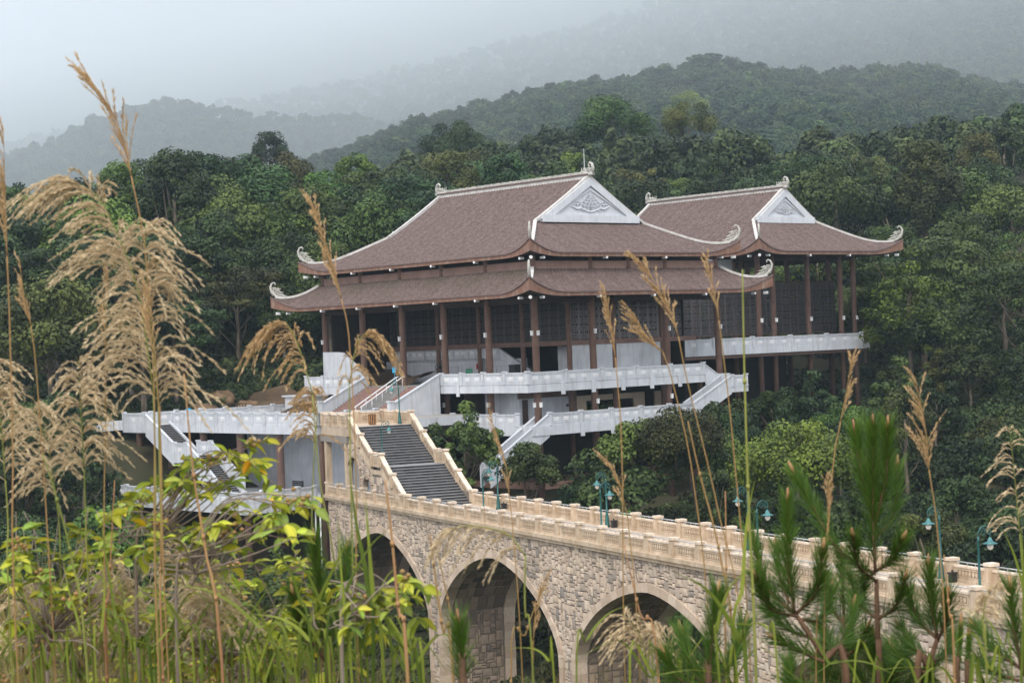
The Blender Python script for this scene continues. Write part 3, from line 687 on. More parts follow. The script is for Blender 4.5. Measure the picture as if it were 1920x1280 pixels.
def roof_sides(x0, x1, y0, y1, ze, rise, span, ins, A, L, conc, moss, xin=None):
    """four curved slopes of a hip (and gable) roof over an eave rectangle. ins: distance from the end eaves to the gable wall (or depth of the skirt)"""
    W = x1 - x0; half = W / 2
    def f(d): t = d / span; return rise * ((1 - conc) * t + conc * t * t)
    def lift(da, du): return A * max(0, 1 - da / L) ** 2.2 * max(0, 1 - du / L) ** 1.5
    V = []; F = []; UV = []; MO = []
    s01 = [0, .015, .03, .05, .07, .095, .125, .17, .23, .3, .4, .5]; s01 = s01 + [1 - q for q in s01[-2::-1]]
    def patch(fn, n):
        b = len(V); C = len(s01)
        for i in range(n + 1):
            for q in s01:
                p, uv, mo = fn(i / n, q); V.append(p); UV.append(uv); MO.append(mo)
        for i in range(n):
            for j in range(C - 1):
                a = b + i * C + j; F.append((a, a + 1, a + C + 1, a + C))
    E = 0.55
    def side(sgn):                                     # long slopes: left (x0) and right (x1)
        top = half if xin is None else ins
        def fn(t, q):
            d = t * top; lo = min(d, ins); y = y0 + lo + (y1 - y0 - 2 * lo) * q
            dy = min(y - y0, y1 - y); l = lift(dy, d); k = E * l / A
            x = (x0 + d - k) if sgn < 0 else (x1 - d + k); yy = y + (-k if y - y0 < y1 - y else k) * (1 if dy < L else 0)
            return (x, yy, ze + f(d) + l), (y, d * 1.16), moss(sgn, t)
        return fn
    def end(sgn):
        def fn(t, q):
            d = t * ins; x = x0 + d + (W - 2 * d) * q
            dx = min(x - x0, x1 - x); l = lift(dx, d); k = E * l / A
            y = (y0 + d - k) if sgn < 0 else (y1 - d + k); xx = x + (-k if x - x0 < x1 - x else k) * (1 if dx < L else 0)
            return (xx, y, ze + f(d) + l), (x, d * 1.16), moss(2 * sgn, t)
        return fn
    patch(side(-1), 14); patch(side(1), 14); patch(end(-1), 10); patch(end(1), 10)
    edges = []
    for fn in (side(-1), side(1), end(-1), end(1)): edges.append([fn(0, q)[0] for q in s01])
    hips = []
    for sy in (0, 1):
        for fn in (side(-1), side(1)):
            n = 12; pts = []
            tmax = 1.0 if xin is not None else ins / half
            for i in range(n + 1): pts.append(fn(tmax * i / n, float(sy))[0])
            hips.append(pts)
    verges = []
    if xin is None:
        for sy in (0, 1):
            for fn in (side(-1), side(1)): verges.append([fn(ins / half + (1 - ins / half) * i / 8, float(sy))[0] for i in range(9)])
    # raised tile ribs running up every slope
    RV = []; RF = []
    def rib(pt, n):
        b = len(RV); pts = [Vector(pt(i / n)) for i in range(n + 1)]; nb = Vector(pt(0, 0.01)) - Vector(pt(0)); nb.z = 0; nb.normalize()
        for q in pts: RV.extend([tuple(q - nb * 0.085), tuple(q + Vector((0, 0, 0.085))), tuple(q + nb * 0.085)])
        for i in range(n): a = b + i * 3; RF.extend([(a, a + 1, a + 4, a + 3), (a + 1, a + 2, a + 5, a + 4)])
    topd = half if xin is None else ins
    for sgn in (-1, 1):
        y = y0 + 0.2
        while y < y1 - 0.1:
            dm = topd if min(y - y0, y1 - y) > ins else min(y - y0, y1 - y)
            def pt(t, e=0.0, y=y, dm=dm, sgn=sgn):
                d = dm * t; yy = y + e; dy = min(yy - y0, y1 - yy); l = lift(dy, d); k = E * l / A
                return ((x0 + d - k) if sgn < 0 else (x1 - d + k), yy + ((-k if yy - y0 < y1 - yy else k) if dy < L else 0), ze + f(d) + l)
            if dm > 0.3: rib(pt, 10 if dm > 4 else 6)
            y += 0.44
        x = x0 + 0.2
        while x < x1 - 0.1:
            dm = min(ins, x - x0, x1 - x)
            def pt(t, e=0.0, x=x, dm=dm, sgn=sgn):
                d = dm * t; xx = x + e; dx = min(xx - x0, x1 - xx); l = lift(dx, d); k = E * l / A
                return (xx + ((-k if xx - x0 < x1 - xx else k) if dx < L else 0), (y0 + d - k) if sgn < 0 else (y1 - d + k), ze + f(d) + l)
            if dm > 0.3: rib(pt, 8)
            x += 0.44
    return np.array(V), np.array(F), UV, MO, edges, hips, verges, f, (np.array(RV), np.array(RF))
def make_roof(parent, name, label, x0, x1, y0, y1, ze, rise, span, ins, A, L, conc, moss, inner, skirt=False, rafters=5.6):
    V, F, UV, MO, edges, hips, verges, f, ribs = roof_sides(x0, x1, y0, y1, ze, rise, span, ins, A, L, conc, moss, xin=inner if skirt else None)
    me = np_mesh(name, V, F, M['tile'], smooth=True)
    uv = me.uv_layers.new(name='UVMap'); li = np.empty(len(me.loops), np.int32); me.loops.foreach_get('vertex_index', li)
    uv.data.foreach_set('uv', np.array(UV, np.float32)[li].ravel())
    a = me.attributes.new('moss', 'FLOAT', 'POINT'); a.data.foreach_set('value', np.array(MO, np.float32))
    rf = link(me, name, parent)
    if label: rf['label'] = label
    link(np_mesh('tile_ribs', ribs[0], ribs[1], M['tilerib']), 'tile_ribs', rf, kind='stuff')
    # eave boards and the boarded underside
    ix0, ix1, iy0, iy1 = inner
    fb = MB(); sb = MB()
    drop = 0.36
    for ei, e in enumerate(edges):
        top = []; bot = []; inn = []
        for p in e:
            l = p[2] - ze
            top.append((p[0], p[1], p[2] - 0.03)); bot.append((p[0], p[1], ze - drop + 0.42 * l))
            q = (min(max(p[0], ix0), ix1), min(max(p[1], iy0), iy1), ze - drop + 0.25)
            if ei == 0: q = (ix0, q[1], q[2])
            if ei == 1: q = (ix1, q[1], q[2])
            if ei == 2: q = (q[0], iy0, q[2])
            if ei == 3: q = (q[0], iy1, q[2])
            inn.append(q)
        fb.grid([top, bot]); sb.grid([bot, inn])
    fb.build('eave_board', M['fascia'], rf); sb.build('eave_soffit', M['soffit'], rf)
    lip = MB()
    for e in edges: sweep(lip, [(p[0], p[1], p[2] - 0.04) for p in e], 0.16, 0.1)
    lip.build('tile_edge', M['tile'], rf)
    for h in hips:
        hb = MB(); sweep(hb, [Vector(p) for p in h[1:]], 0.34, 0.24); hb.build('hip_ridge', M['ridge'], rf)
    for v in verges:
        vb = MB(); sweep(vb, [Vector(p) for p in v], 0.36, 0.24); vb.build('verge_ridge', M['ridge'], rf)
    for h in hips:
        p = Vector(h[0]); q = Vector(h[3]); d = p - q
        o = link(ORN, 'corner_ornament', rf, p + Vector((0, 0, 0.05)), rot=(0, -0.25, math.atan2(d.y, d.x)))
    # white rafter ends under the eaves
    zz = ze - drop - 0.08
    n = max(2, int((y1 - y0) / rafters))
    for i in range(n):
        y = y0 + 1.6 + (y1 - y0 - 3.2) * i / (n - 1)
        link(RAFT, 'rafter_end', rf, (x0 - 0.04, y, zz), rot=(0, 0, 0))
    n = max(2, int((x1 - x0) / rafters))
    for i in range(n):
        x = x0 + 1.6 + (x1 - x0 - 3.2) * i / (n - 1)
        link(RAFT, 'rafter_end', rf, (x, y0 - 0.04, zz), rot=(0, 0, math.pi / 2))
    for cx, cy, an in ((x0, y0, math.pi / 4), (x0, y1, -math.pi / 4), (x1, y0, 3 * math.pi / 4)):
        link(RAFT, 'rafter_end', rf, (cx - 0.25 * math.cos(an), cy - 0.25 * math.sin(an), zz + 0.02), rot=(0, 0, an), scale=(1, 1.3, 1.3))
    return rf, f
def make_gable(rf, y, xc, hw, zb, za, out, s):
    """gable wall facing -y (out=-1) or +y"""
    g = MB(); o = out
    g.prism([(xc - hw, zb - 0.25), (xc + hw, zb - 0.25), (xc + hw, zb), (xc, za), (xc - hw, zb)], 'y', y, y - o * 0.3)
    w = link(g.mesh('gable_wall', M['gable']), 'gable_wall', rf)
    for k, (i0, i1, d) in enumerate(((0.0, 0.75, 0.22), (0.95, 1.2, 0.1))):
        fr = MB(); ff = (za - zb) / hw
        for sx in (-1, 1):
            p = [(xc + sx * (hw - i0 * 1.6), zb + 0.0 + (0.45 if k else 0)), (xc, za - i0 * 1.05), (xc, za - i1 * 1.05), (xc + sx * (hw - i1 * 1.6), zb + (0.45 if k else 0))]
            fr.prism(p, 'y', y + o * d, y + o * 0.005)
        fr.build('gable_moulding', M['gable'], rf)
    bb = MB(); bb.box(xc - hw + 0.2, xc + hw - 0.2, min(y + o * 0.26, y + o * 0.006), max(y + o * 0.26, y + o * 0.006), zb - 0.3, zb + 0.42); bb.build('gable_moulding', M['gable'], rf)
    link(relief_mesh(s), 'gable_relief', rf, (xc, y + o * 0.06, zb + 0.30 * (za - zb)))
def make_ridge(rf, x, y0, y1, z):
    r = MB(); r.box(x - 0.24, x + 0.24, y0, y1, z - 0.3, z + 0.34); r.build('ridge_wall', M['ridge'], rf)
    r = MB(); r.box(x - 0.33, x + 0.33, y0, y1, z + 0.343, z + 0.5); r.build('ridge_tile', M['tile'], rf)
    r = MB()
    n = int((y1 - y0) / 0.5)
    for i in range(n):
        a = y0 + (y1 - y0) * i / n; b = y0 + (y1 - y0) * (i + 0.9) / n
        r.box(x - 0.18, x + 0.18, a, b, z + 0.505, z + 0.74 + 0.03 * (i % 2))
    r.build('ridge_crest', M['carve'], rf)
    link(RORN, 'ridge_ornament', rf, (x, y0 + 0.2, z + 0.3), rot=(0, 0, -math.pi / 2))
    link(RORN, 'ridge_ornament', rf, (x, y1 - 0.2, z + 0.3), rot=(0, 0, math.pi / 2))
CACHE = {}
def panel_mesh(L, h, n, style):
    k = ('p', round(L, 2), h, n, style)
    if k in CACHE: return CACHE[k]
    mb = MB(); H = L / 2
    if style == 'white':
        mb.box(-H, H, -0.12, 0.12, 0, 0.13); mb.box(-H, H, -0.075, 0.075, 0.13, h - 0.13); mb.box(-H, H, -0.12, 0.12, h - 0.13, h)
        for sy in (-1, 1):
            y0, y1 = (0.076, 0.1) if sy > 0 else (-0.1, -0.076)
            for a, b, c, d in ((-H + 0.12, H - 0.12, h - 0.27, h - 0.22), (-H + 0.12, H - 0.12, 0.2, 0.25), (-H + 0.12, -H + 0.17, 0.25, h - 0.27), (H - 0.17, H - 0.12, 0.25, h - 0.27)):
                mb.box(a, b, y0, y1, c, d)
            for i in range(n):
                cx = -H + L * (i + 0.5) / n; w = min(0.62, L / n * 0.62) / 2
                y0, y1 = (0.077, 0.094) if sy > 0 else (-0.094, -0.077)
                mb.box(cx - w, cx + w, y0, y1, 0.42, 0.72, 1)  # grille painted brighter to imitate light coming through openings
                for j in range(3):
                    q = cx - w + 2 * w * (j + 0.5) / 3; e0, e1 = (0.095, 0.1) if sy > 0 else (-0.1, -0.095)
                    mb.box(q - 0.05, q + 0.05, e0, e1, 0.5, 0.64, 2)
        me = mb.mesh('panel', [M['white'], M['white2'], M['white']])
    else:
        mb.box(-H, H, -0.16, 0.16, 0, 0.14); mb.box(-H, H, -0.10, 0.10, 0.14, h - 0.1); mb.box(-H, H, -0.15, 0.15, h - 0.1, h, 1)
        for sy in (-1, 1):
            y0, y1 = (0.101, 0.125) if sy > 0 else (-0.125, -0.101)
            z0, z1 = 0.3, 0.62
            for a, b, c, d in ((-H + 0.3, H - 0.3, z1, z1 + 0.05), (-H + 0.3, H - 0.3, z0 - 0.05, z0), (-H + 0.3, -H + 0.35, z0, z1), (H - 0.35, H - 0.3, z0, z1)):
                mb.box(a, b, y0, y1, c, d)
            y0, y1 = (0.102, 0.106) if sy > 0 else (-0.106, -0.102)
            mb.box(-H + 0.36, H - 0.36, y0, y1, z0 + 0.01, z1 - 0.01, 2)  # raised dark strip, its colour imitates recess shade
            y0, y1 = (0.107, 0.13) if sy > 0 else (-0.13, -0.107)
            for j in range(n):
                q = -H + 0.38 + (L - 0.76) * (j + 0.5) / n; r = (L - 0.76) / n * 0.36
                mb.prism([(q - r, 0.46), (q - r * 0.5, 0.34), (q + r * 0.5, 0.34), (q + r, 0.46), (q + r * 0.5, 0.58), (q - r * 0.5, 0.58)], 'y', y0, y1, 0)
        me = mb.mesh('panel', [M['sand'], M['sandcap'], M['sand_shade']])
    CACHE[k] = me; return me
def post_mesh(h, w, style):
    k = ('q', h, w, style)
    if k in CACHE: return CACHE[k]
    mb = MB(); s = w / 2
    m2 = 1
    mb.box(-s, s, -s, s, 0, h - 0.14); mb.box(-s - 0.04, s + 0.04, -s - 0.04, s + 0.04, 0.0, 0.12)
    mb.box(-s + 0.03, s - 0.03, -s + 0.03, s - 0.03, h - 0.14, h - 0.09)
    mb.box(-s - 0.05, s + 0.05, -s - 0.05, s + 0.05, h - 0.09, h + 0.06, m2)
    for sx in (-1, 1):
        a, b = (s + 0.001, s + 0.025) if sx > 0 else (-s - 0.025, -s - 0.001)
        mb.box(a, b, -s * 0.45, s * 0.45, 0.2, h - 0.25); mb.box(-s * 0.45, s * 0.45, a, b, 0.2, h - 0.25)
    me = mb.mesh('post', [M['white'], M['white']] if style == 'white' else [M['sand'], M['sandcap']])
    CACHE[k] = me; return me
def rail_mesh(L):
    k = ('r', round(L, 2))
    if k in CACHE: return CACHE[k]
    mb = MB(); mb.tube([(-L / 2, 0, 0.16), (L / 2, 0, 0.16)], 0.035, 6)
    n = max(2, int(L / 0.6))
    for i in range(n): x = -L / 2 + L * (i + 0.5) / n; mb.tube([(x, 0, 0), (x, 0, 0.15)], 0.02, 5)
    me = mb.mesh('handrail', M['metal'], True); CACHE[k] = me; return me
def parapet(parent, a, b, z, h, n, style, grilles, ends=(True, True), rail=False, pw=0.3, gap=0.02):
    """level parapet from a to b (2-D, local): n panels between n+1 posts, each an object of its own"""
    a = Vector(a); b = Vector(b); d = b - a; L = d.length / n; an = math.atan2(d.y, d.x)
    for i in range(n + 1):
        if (i == 0 and not ends[0]) or (i == n and not ends[1]): continue
        p = a + d * i / n; link(post_mesh(h + 0.08, pw, style), 'post', parent, (p.x, p.y, z), rot=(0, 0, an))
    pl = L - pw - gap
    for i in range(n):
        p = a + d * (i + 0.5) / n
        link(panel_mesh(pl, h if not rail else h - 0.18, grilles, style), 'panel', parent, (p.x, p.y, z), rot=(0, 0, an))
        if rail: link(rail_mesh(pl), 'handrail', parent, (p.x, p.y, z + h - 0.18), rot=(0, 0, an))
def slope_panel(parent, a, b, za, zb, h, mat, th=0.16, name='sloping_panel', below=0.0, capm=None):
    """parapet panel following a stair: a->b in plan, foot heights za, zb"""
    a = Vector(a); b = Vector(b); d = (b - a); L = d.length; an = math.atan2(d.y, d.x)
    mb = MB(); mb.prism([(0, za - below), (L, zb - below), (L, zb + h - 0.12), (0, za + h - 0.12)], 'y', -th / 2, th / 2)
    o = mb.build(name, mat, parent, (a.x, a.y, 0)); o.rotation_euler = (0, 0, an)
    mb = MB(); mb.prism([(0, za + h - 0.118), (L, zb + h - 0.118), (L, zb + h), (0, za + h)], 'y', -th / 2 - 0.06, th / 2 + 0.06)
    c = mb.build('sloping_coping', capm or mat, parent, (a.x, a.y, 0)); c.rotation_euler = (0, 0, an)
    return o
def stairs(parent, x0, x1, y0, y1, z0, z1, n, axis, mats, name='step', nose=0.04):
    """n steps rising from (.0,z0) to (.1,z1) along axis 'x' or 'y'; each step an object sharing one mesh"""
    if axis == 'x': run = (x1 - x0) / n; w = (y0, y1)
    else: run = (y1 - y0) / n; w = (x0, x1)
    rise = (z1 - z0) / n; sg = 1 if run > 0 else -1; r = abs(run)
    ms = []
    for v in range(4):
        rs_ = random.Random(v * 7 + n)
        mb = MB(); nb = 7; prev = None
        edges_ = sorted([w[0], w[1]] + [w[0] + (w[1] - w[0]) * (k + rs_.uniform(-.3, .3)) / nb for k in range(1, nb)])
        for q0, q1 in zip(edges_, edges_[1:]):
            lo, hi = (0, r) if sg > 0 else (-r, 0)
            if axis == 'x': mb.box(lo, hi, q0 + .003, q1 - .003, 0, rise - nose, 0, rs_.random())
            else: mb.box(q0 + .003, q1 - .003, lo, hi, 0, rise - nose, 0, rs_.random())
        lo, hi = (-0.03, r) if sg > 0 else (-r, 0.03)
        if axis == 'x': mb.box(lo, hi, w[0], w[1], rise - nose + 0.002, rise, 1)
        else: mb.box(w[0], w[1], lo, hi, rise - nose + 0.002, rise, 1)
        ms.append(mb.mesh('step', mats))
    for i in range(n):
        p = (x0 + run * i, 0, z0 + rise * i) if axis == 'x' else (0, y0 + run * i, z0 + rise * i)
        link(ms[rnd.randrange(4)], name, parent, p)
def lattice_mesh(w, h, rows, mat='lattice'):
    k = ('l', w, h, rows, mat)
    if k in CACHE: return CACHE[k]
    mb = MB(); b = 0.045; t = 0.04
    def bar(x0, x1, z0, z1): mb.box(x0, x1, -t, t, z0, z1)
    def frame(x0, x1, z0, z1, q=b): bar(x0, x1, z0, z0 + 2 * q); bar(x0, x1, z1 - 2 * q, z1); bar(x0, x0 + 2 * q, z0 + 2 * q, z1 - 2 * q); bar(x1 - 2 * q, x1, z0 + 2 * q, z1 - 2 * q)
    frame(0, w, 0, h, 0.045); ch = (h - 0.18) / rows
    for r in range(rows):
        z0 = 0.09 + ch * r; z1 = z0 + ch; cx = w / 2; cz = (z0 + z1) / 2
        frame(0.2, w - 0.2, z0 + 0.12, z1 - 0.12); frame(0.36, w - 0.36, z0 + 0.27, z1 - 0.27, 0.03)
        for x in (0.1, w - 0.1 - 0.05): bar(x, x + 0.05, z0, z1)
        bar(0.09, 0.2, cz - b, cz + b); bar(w - 0.2, w - 0.09, cz - b, cz + b); bar(cx - b, cx + b, z0, z0 + 0.12); bar(cx - b, cx + b, z1 - 0.12, z1)
        for sx in (-1, 1):
            x = cx + sx * w * 0.2; bar(x - 0.02, x + 0.02, z0, z0 + 0.12); bar(x - 0.02, x + 0.02, z1 - 0.12, z1)
        bar(cx - 0.08, cx + 0.08, cz - 0.08, cz + 0.08)
    me = mb.mesh('lattice_panel', M[mat]); CACHE[k] = me; return me
def col_mesh(z0, z1, r):
    k = ('c', z0, z1, r)
    if k in CACHE: return CACHE[k]
    mb = MB(); mb.lathe([(r, z0), (r, z1 - 0.3), (r * 1.04, z1 - 0.28), (r * 1.04, z1)], 16)
    me = mb.mesh('column', M['brown'], False); 
    me.polygons.foreach_set('use_smooth', [len(p.vertices) == 4 for p in me.polygons]); CACHE[k] = me; return me
lm = MB(); lm.box(-0.11, 0.11, -0.1, 0.1, -0.2, 0.2); lm.box(-0.14, 0.14, -0.12, 0.12, 0.2, 0.25); LAMPBOX = lm.mesh('wall_lamp', M['white2'])

# ------------------------------------------------------------------ main hall (local x across the gable, y along the long side)
hall = thing('main_hall', 'two-tiered brown tiled hall on tall brown columns with white balconies beside the bridge stairs', 'hall', hall_w(0, 0, -16), TH)
hall.location.z = 0; 
WH = M['white']
colsA = [(0, 6.7 * k) for k in range(6)] + [(7.26, 0), (17.3, 0), (24.7, 0)] + [(24.7, 6.7 * k) for k in range(1, 6)] + [(7.26, 33.5), (17.3, 33.5)]
for x, y in colsA:
    link(col_mesh(-19.0, 4.2, 0.335), 'column', hall, (x, y, 0))
    link(col_mesh(5.9, 7.95, 0.27), 'upper_post', hall, (x, y, 0))
    if y == 0 or x == 0:
        for z in (0.75, -5.9):
            if x == 0: link(LAMPBOX, 'wall_lamp', hall, (x - 0.42, y, z))
            if y == 0: link(LAMPBOX, 'wall_lamp', hall, (x, y - 0.42, z), rot=(0, 0, math.pi / 2))
for x, y in [(12.3, 0)]: link(col_mesh(5.9, 7.95, 0.27), 'upper_post', hall, (x, y, 0))
for x, y in [(6.7, 2.7), (12.59, 2.7), (19.3, 2.7), (6.7, 9.4), (6.7, 16.1), (6.7, 22.8)]: link(col_mesh(-19.0, 4.2, 0.26), 'inner_column', hall, (x, y, 0))
up, fA = make_roof(hall, 'upper_roof', None, -1.3, 26.0, -1.3, 34.8, 8.15, 7.85, 13.65, 6.4, 1.25, 4.2, 0.18, lambda s, t: 0.0, (0.05, 24.65, 0.05, 33.45))
make_gable(up, 5.0, 12.35, 6.75, 11.8, 15.95, -1, 0.66); make_gable(up, 28.5, 12.35, 6.75, 11.8, 15.95, 1, 0.78)
make_ridge(up, 12.35, 4.9, 28.6, 15.85)
lo, fL = make_roof(hall, 'lower_roof', None, -3.5, 28.2, -3.5, 37.0, 4.42, 2.28, 3.2, 3.2, 1.35, 4.6, 0.25,
                   lambda s, t: (0.35 + 0.75 * t if s == -1 else (0.12 if s == -2 else 0.3)), (-0.25, 24.95, -0.25, 33.75), skirt=True)
bd = MB()
for z0, z1, o in ((6.55, 7.0, 0.0), (7.0, 7.1, 0.06), (7.1, 7.36, 0.01), (7.36, 7.45, 0.07)):
    x0, x1, y0, y1 = -0.08 - o, 24.78 + o, -0.08 - o, 33.58 + o
    bd.box(x0, x1, y0, y0 + 0.3 + o, z0, z1); bd.box(x0, x1, y1 - 0.3 - o, y1, z0, z1); bd.box(x0, x0 + 0.3 + o, y0 + 0.3 + o, y1 - 0.3 - o, z0, z1); bd.box(x1 - 0.3 - o, x1, y0 + 0.3 + o, y1 - 0.3 - o, z0, z1)
bd.build('frieze_beam', M['band'], hall)
sl = MB(); sl.box(0.3, 24.4, 0.3, 33.2, 6.6, 6.8); sl.box(0.6, 24.1, 0.6, 32.9, 6.8, 8.3); sl.build('attic_wall', M['dark'], hall)  # near-black fill paints the shade in the gap between the roofs
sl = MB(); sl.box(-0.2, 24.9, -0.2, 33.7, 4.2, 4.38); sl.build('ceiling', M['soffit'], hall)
# brown eave beams between the columns
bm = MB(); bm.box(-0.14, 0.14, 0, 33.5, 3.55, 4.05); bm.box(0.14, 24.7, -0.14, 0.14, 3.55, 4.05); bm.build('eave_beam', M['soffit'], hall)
# lattice screens: each panel of its own
for i in range(21): link(lattice_mesh(1.34, 3.9, 5, 'lattice_shaded'), 'lattice_panel', hall, (6.72, 2.75 + 1.345 * (i + 1), -0.11), rot=(0, 0, -math.pi / 2))
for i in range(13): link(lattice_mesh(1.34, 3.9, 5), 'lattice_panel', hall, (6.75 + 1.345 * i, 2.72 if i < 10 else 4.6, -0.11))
bk = MB(); bk.box(8.6, 8.8, 4.8, 33, -0.1, 4.2); bk.box(8.6, 24.2, 4.6, 4.8, -0.1, 4.2); bk.build('inner_wall', M['dark'], hall)  # near-black behind the screens, room shade put into the colour
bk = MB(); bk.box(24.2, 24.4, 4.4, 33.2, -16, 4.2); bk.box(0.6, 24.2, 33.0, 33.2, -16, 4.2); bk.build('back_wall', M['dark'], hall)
mz = MB(); mz.box(6.5, 24.1, 2.5, 32.9, -0.5, -0.13); mz.build('mezzanine_floor', M['brown'], hall)
sr = MB(); sr.box(6.6, 6.84, 2.9, 31.1, -0.13, -0.02); sr.box(6.9, 24.1, 2.6, 2.84, -0.128, -0.02); sr.build('screen_sill', M['brown'], hall)
# white rooms on the main floor
ww = MB(); ww.box(6.95, 12.3, 2.6, 2.85, -3.94, -0.5); ww.box(12.9, 19.0, 2.6, 2.85, -3.94, -0.5); ww.build('white_wall', WH, hall)
ww = MB(); ww.box(7.2, 7.4, 9.7, 32.5, -3.94, -1.62)
ww.build('white_wall', WH, hall)
for y in (13.2, 17.4, 21.2):
    dr = MB(); w = 1.0
    for a, b, c, d in ((y - w, y + w, -2.35, -2.29), (y - w, y - w + 0.06, -3.94, -2.35), (y + w - 0.06, y + w, -3.94, -2.35)): dr.box(7.14, 7.19, a, b, c, d)
    dr.build('door_frame', M['metal'], hall)
mp = MB(); mp.box(7.0, 9.0, 13.4, 31, -1.66, -1.5); mez = mp.build('landing_slab', WH, hall)
parapet(mez, (6.9, 13.4), (6.9, 30.2), -1.5, 1.0, 7, 'white', 2)
slope_panel(mez, (6.9, 8.05), (6.9, 13.2), -4.1, -1.55, 1.0, WH)
fl = MB(); fl.prism([(2.9, -3.94), (6.8, -3.94), (6.8, -0.56), (2.9, -0.64)], 'x', 8.9, 9.05); fl.build('stair_flank_wall', WH, hall)
stairs(hall, 7.0, 8.8, 8.1, 13.2, -3.94, -1.55, 14, 'y', [M['dark'], M['tread']], 'inner_step')
stairs(hall, 9.3, 11.8, 22.8, 31.0, -3.94, -0.6, 16, 'y', [M['redtile'], M['tread']], 'inner_step')
# main floor balcony
ms = MB(); ms.box(-1.75, 25.6, -0.65, 35.4, -4.7, -3.97); b1 = ms.build('main_balcony', WH, hall)
mf = MB(); mf.box(-1.6, 25.5, -0.5, 35.3, -3.968, -3.94); mf.build('floor_paving', M['floor'], b1)
parapet(b1, (-1.62, -0.52), (-1.62, 12.1), -3.94, 1.12, 4, 'white', 2)
parapet(b1, (-1.62, -0.52), (21.8, -0.52), -3.94, 1.12, 5, 'white', 3, ends=(False, True))
parapet(b1, (-1.62, 25.6), (-1.62, 35.0), -3.94, 1.12, 3, 'white', 2)
for i in range(6):
    br = MB(); x = 2.6 + 3.9 * i; br.box(x - 0.22, x + 0.22, -0.78, -0.656, -5.0, -3.9); br.build('bracket', WH, b1)
br = MB(); br.box(-1.88, -1.756, 9.2, 9.6, -5.0, -3.9); br.build('bracket', WH, b1)
for x, s in ((13.0, 1),):
    pass
# white block and flank left of the red stairs
wb = MB(); wb.prism([(32.6, -2.8), (32.6, -0.28), (29.4, -0.36), (25.3, -2.75), (25.3, -3.9), (32.6, -3.9)], 'x', -0.9, -0.6); wb.build('stair_flank_wall', WH, hall)
wb = MB(); wb.box(-0.9, 1.2, 32.65, 32.8, -3.9, -0.28); wb.build('white_wall', WH, hall)
# outer stair at the right end: balcony -> landing -> lower balcony
slope_panel(b1, (21.85, -0.52), (24.2, -0.52), -3.96, -5.3, 1.12, WH, below=0.55)
ld = MB(); ld.box(24.0, 26.6, -2.1, 1.0, -5.85, -5.3); ls = ld.build('stair_landing', WH, hall)
parapet(ls, (24.3, -2.0), (26.4, -2.0), -5.3, 1.12, 1, 'white', 1)
parapet(ls, (26.45, -1.9), (26.45, 0.9), -5.3, 1.12, 1, 'white', 1, ends=(False, True))
slope_panel(ls, (24.15, -2.0), (18.6, -2.0), -5.3, -7.75, 1.15, WH, below=0.7)
slope_panel(ls, (24.0, -0.72), (18.6, -0.72), -5.3, -7.75, 1.15, WH, below=0.7)
stairs(ls, 18.6, 24.0, -1.9, -0.8, -7.75, -5.3, 14, 'x', [M['tread'], M['tread']])
# lower balcony
ms = MB(); ms.box(-1.8, 25.0, -1.15, 30, -8.68, -7.8); b2 = ms.build('lower_balcony', WH, hall)
parapet(b2, (0.5, -1.0), (20.2, -1.0), -7.8, 1.12, 5, 'white', 3)
parapet(b2, (-1.68, 1.0), (-1.68, 20.0), -7.8, 1.12, 6, 'white', 2)
for i in range(4):
    br = MB(); x = 4.4 + 3.94 * i; br.box(x - 0.22, x + 0.22, -1.28, -1.156, -9.0, -7.75); br.build('bracket', WH, b2)
slope_panel(b2, (0.35, -1.0), (-6.9, -1.0), -7.85, -12.0, 1.15, WH, below=1.0)
slope_panel(b2, (0.35, 0.4), (-6.9, 0.4), -7.85, -12.0, 1.15, WH, below=1.0)
stairs(b2, -6.9, 0.3, -0.9, 0.3, -12.0, -7.9, 22, 'x', [M['tread'], M['tread']])
# rooms behind the lower balcony
lw = MB(); lw.box(1.2, 8.1, 4.0, 4.2, -7.8, -5.4); lw.box(1.2, 1.4, 4.2, 9.0, -7.8, -4.7); lw.build('white_wall', WH, hall)
lw = MB(); lw.box(1.2, 8.2, 4.1, 4.3, -5.4, -4.7); lw.box(8.3, 9.0, 4.4, 4.7, -7.8, -4.7); lw.build('lintel_beam', M['brown'], hall)
dd = MB(); dd.box(1.55, 2.2, 3.9, 3.99, -7.8, -5.5); dd.build('door', M['darkwood'], hall)
dd = MB(); dd.box(7.2, 7.7, 3.88, 3.99, -6.4, -6.15); dd.build('vent', M['black'], hall)
cw = MB(); cw.box(9.4, 18.9, 5.0, 5.2, -7.8, -6.95); cw.box(9.4, 18.9, 5.0, 5.2, -6.05, -5.5); cw.box(9.4, 10.8, 5.0, 5.2, -6.95, -6.05); cw.box(17.4, 18.9, 5.0, 5.2, -6.95, -6.05); cw.build('cream_wall', M['cream'], hall)
cw = MB(); cw.box(20.2, 21.6, 4.8, 5.0, -7.8, -5.5); cw.build('cream_wall', M['cream'], hall)
cw = MB(); cw.box(10.7, 17.5, 4.95, 5.25, -7.02, -6.95); cw.build('window_sill', M['cream'], hall)
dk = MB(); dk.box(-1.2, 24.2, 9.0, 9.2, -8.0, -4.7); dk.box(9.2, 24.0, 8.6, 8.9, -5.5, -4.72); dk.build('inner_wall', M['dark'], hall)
V, F, T, cs = crown(77, 1.2, 1.0, 'bush', 20, 40, 0.2)
cc = []
for i in range(6): cc.append(V * np.array([0.75, 0.5, 0.95]) + np.array([11.2 + 1.15 * i, 7.0, -7.3]))
hedge = link(np_mesh('planter_hedge', np.concatenate(cc), np.concatenate([F + len(V) * i for i in range(6)]), M['foliage'], tone=np.tile(T, 6)), 'planter_hedge')
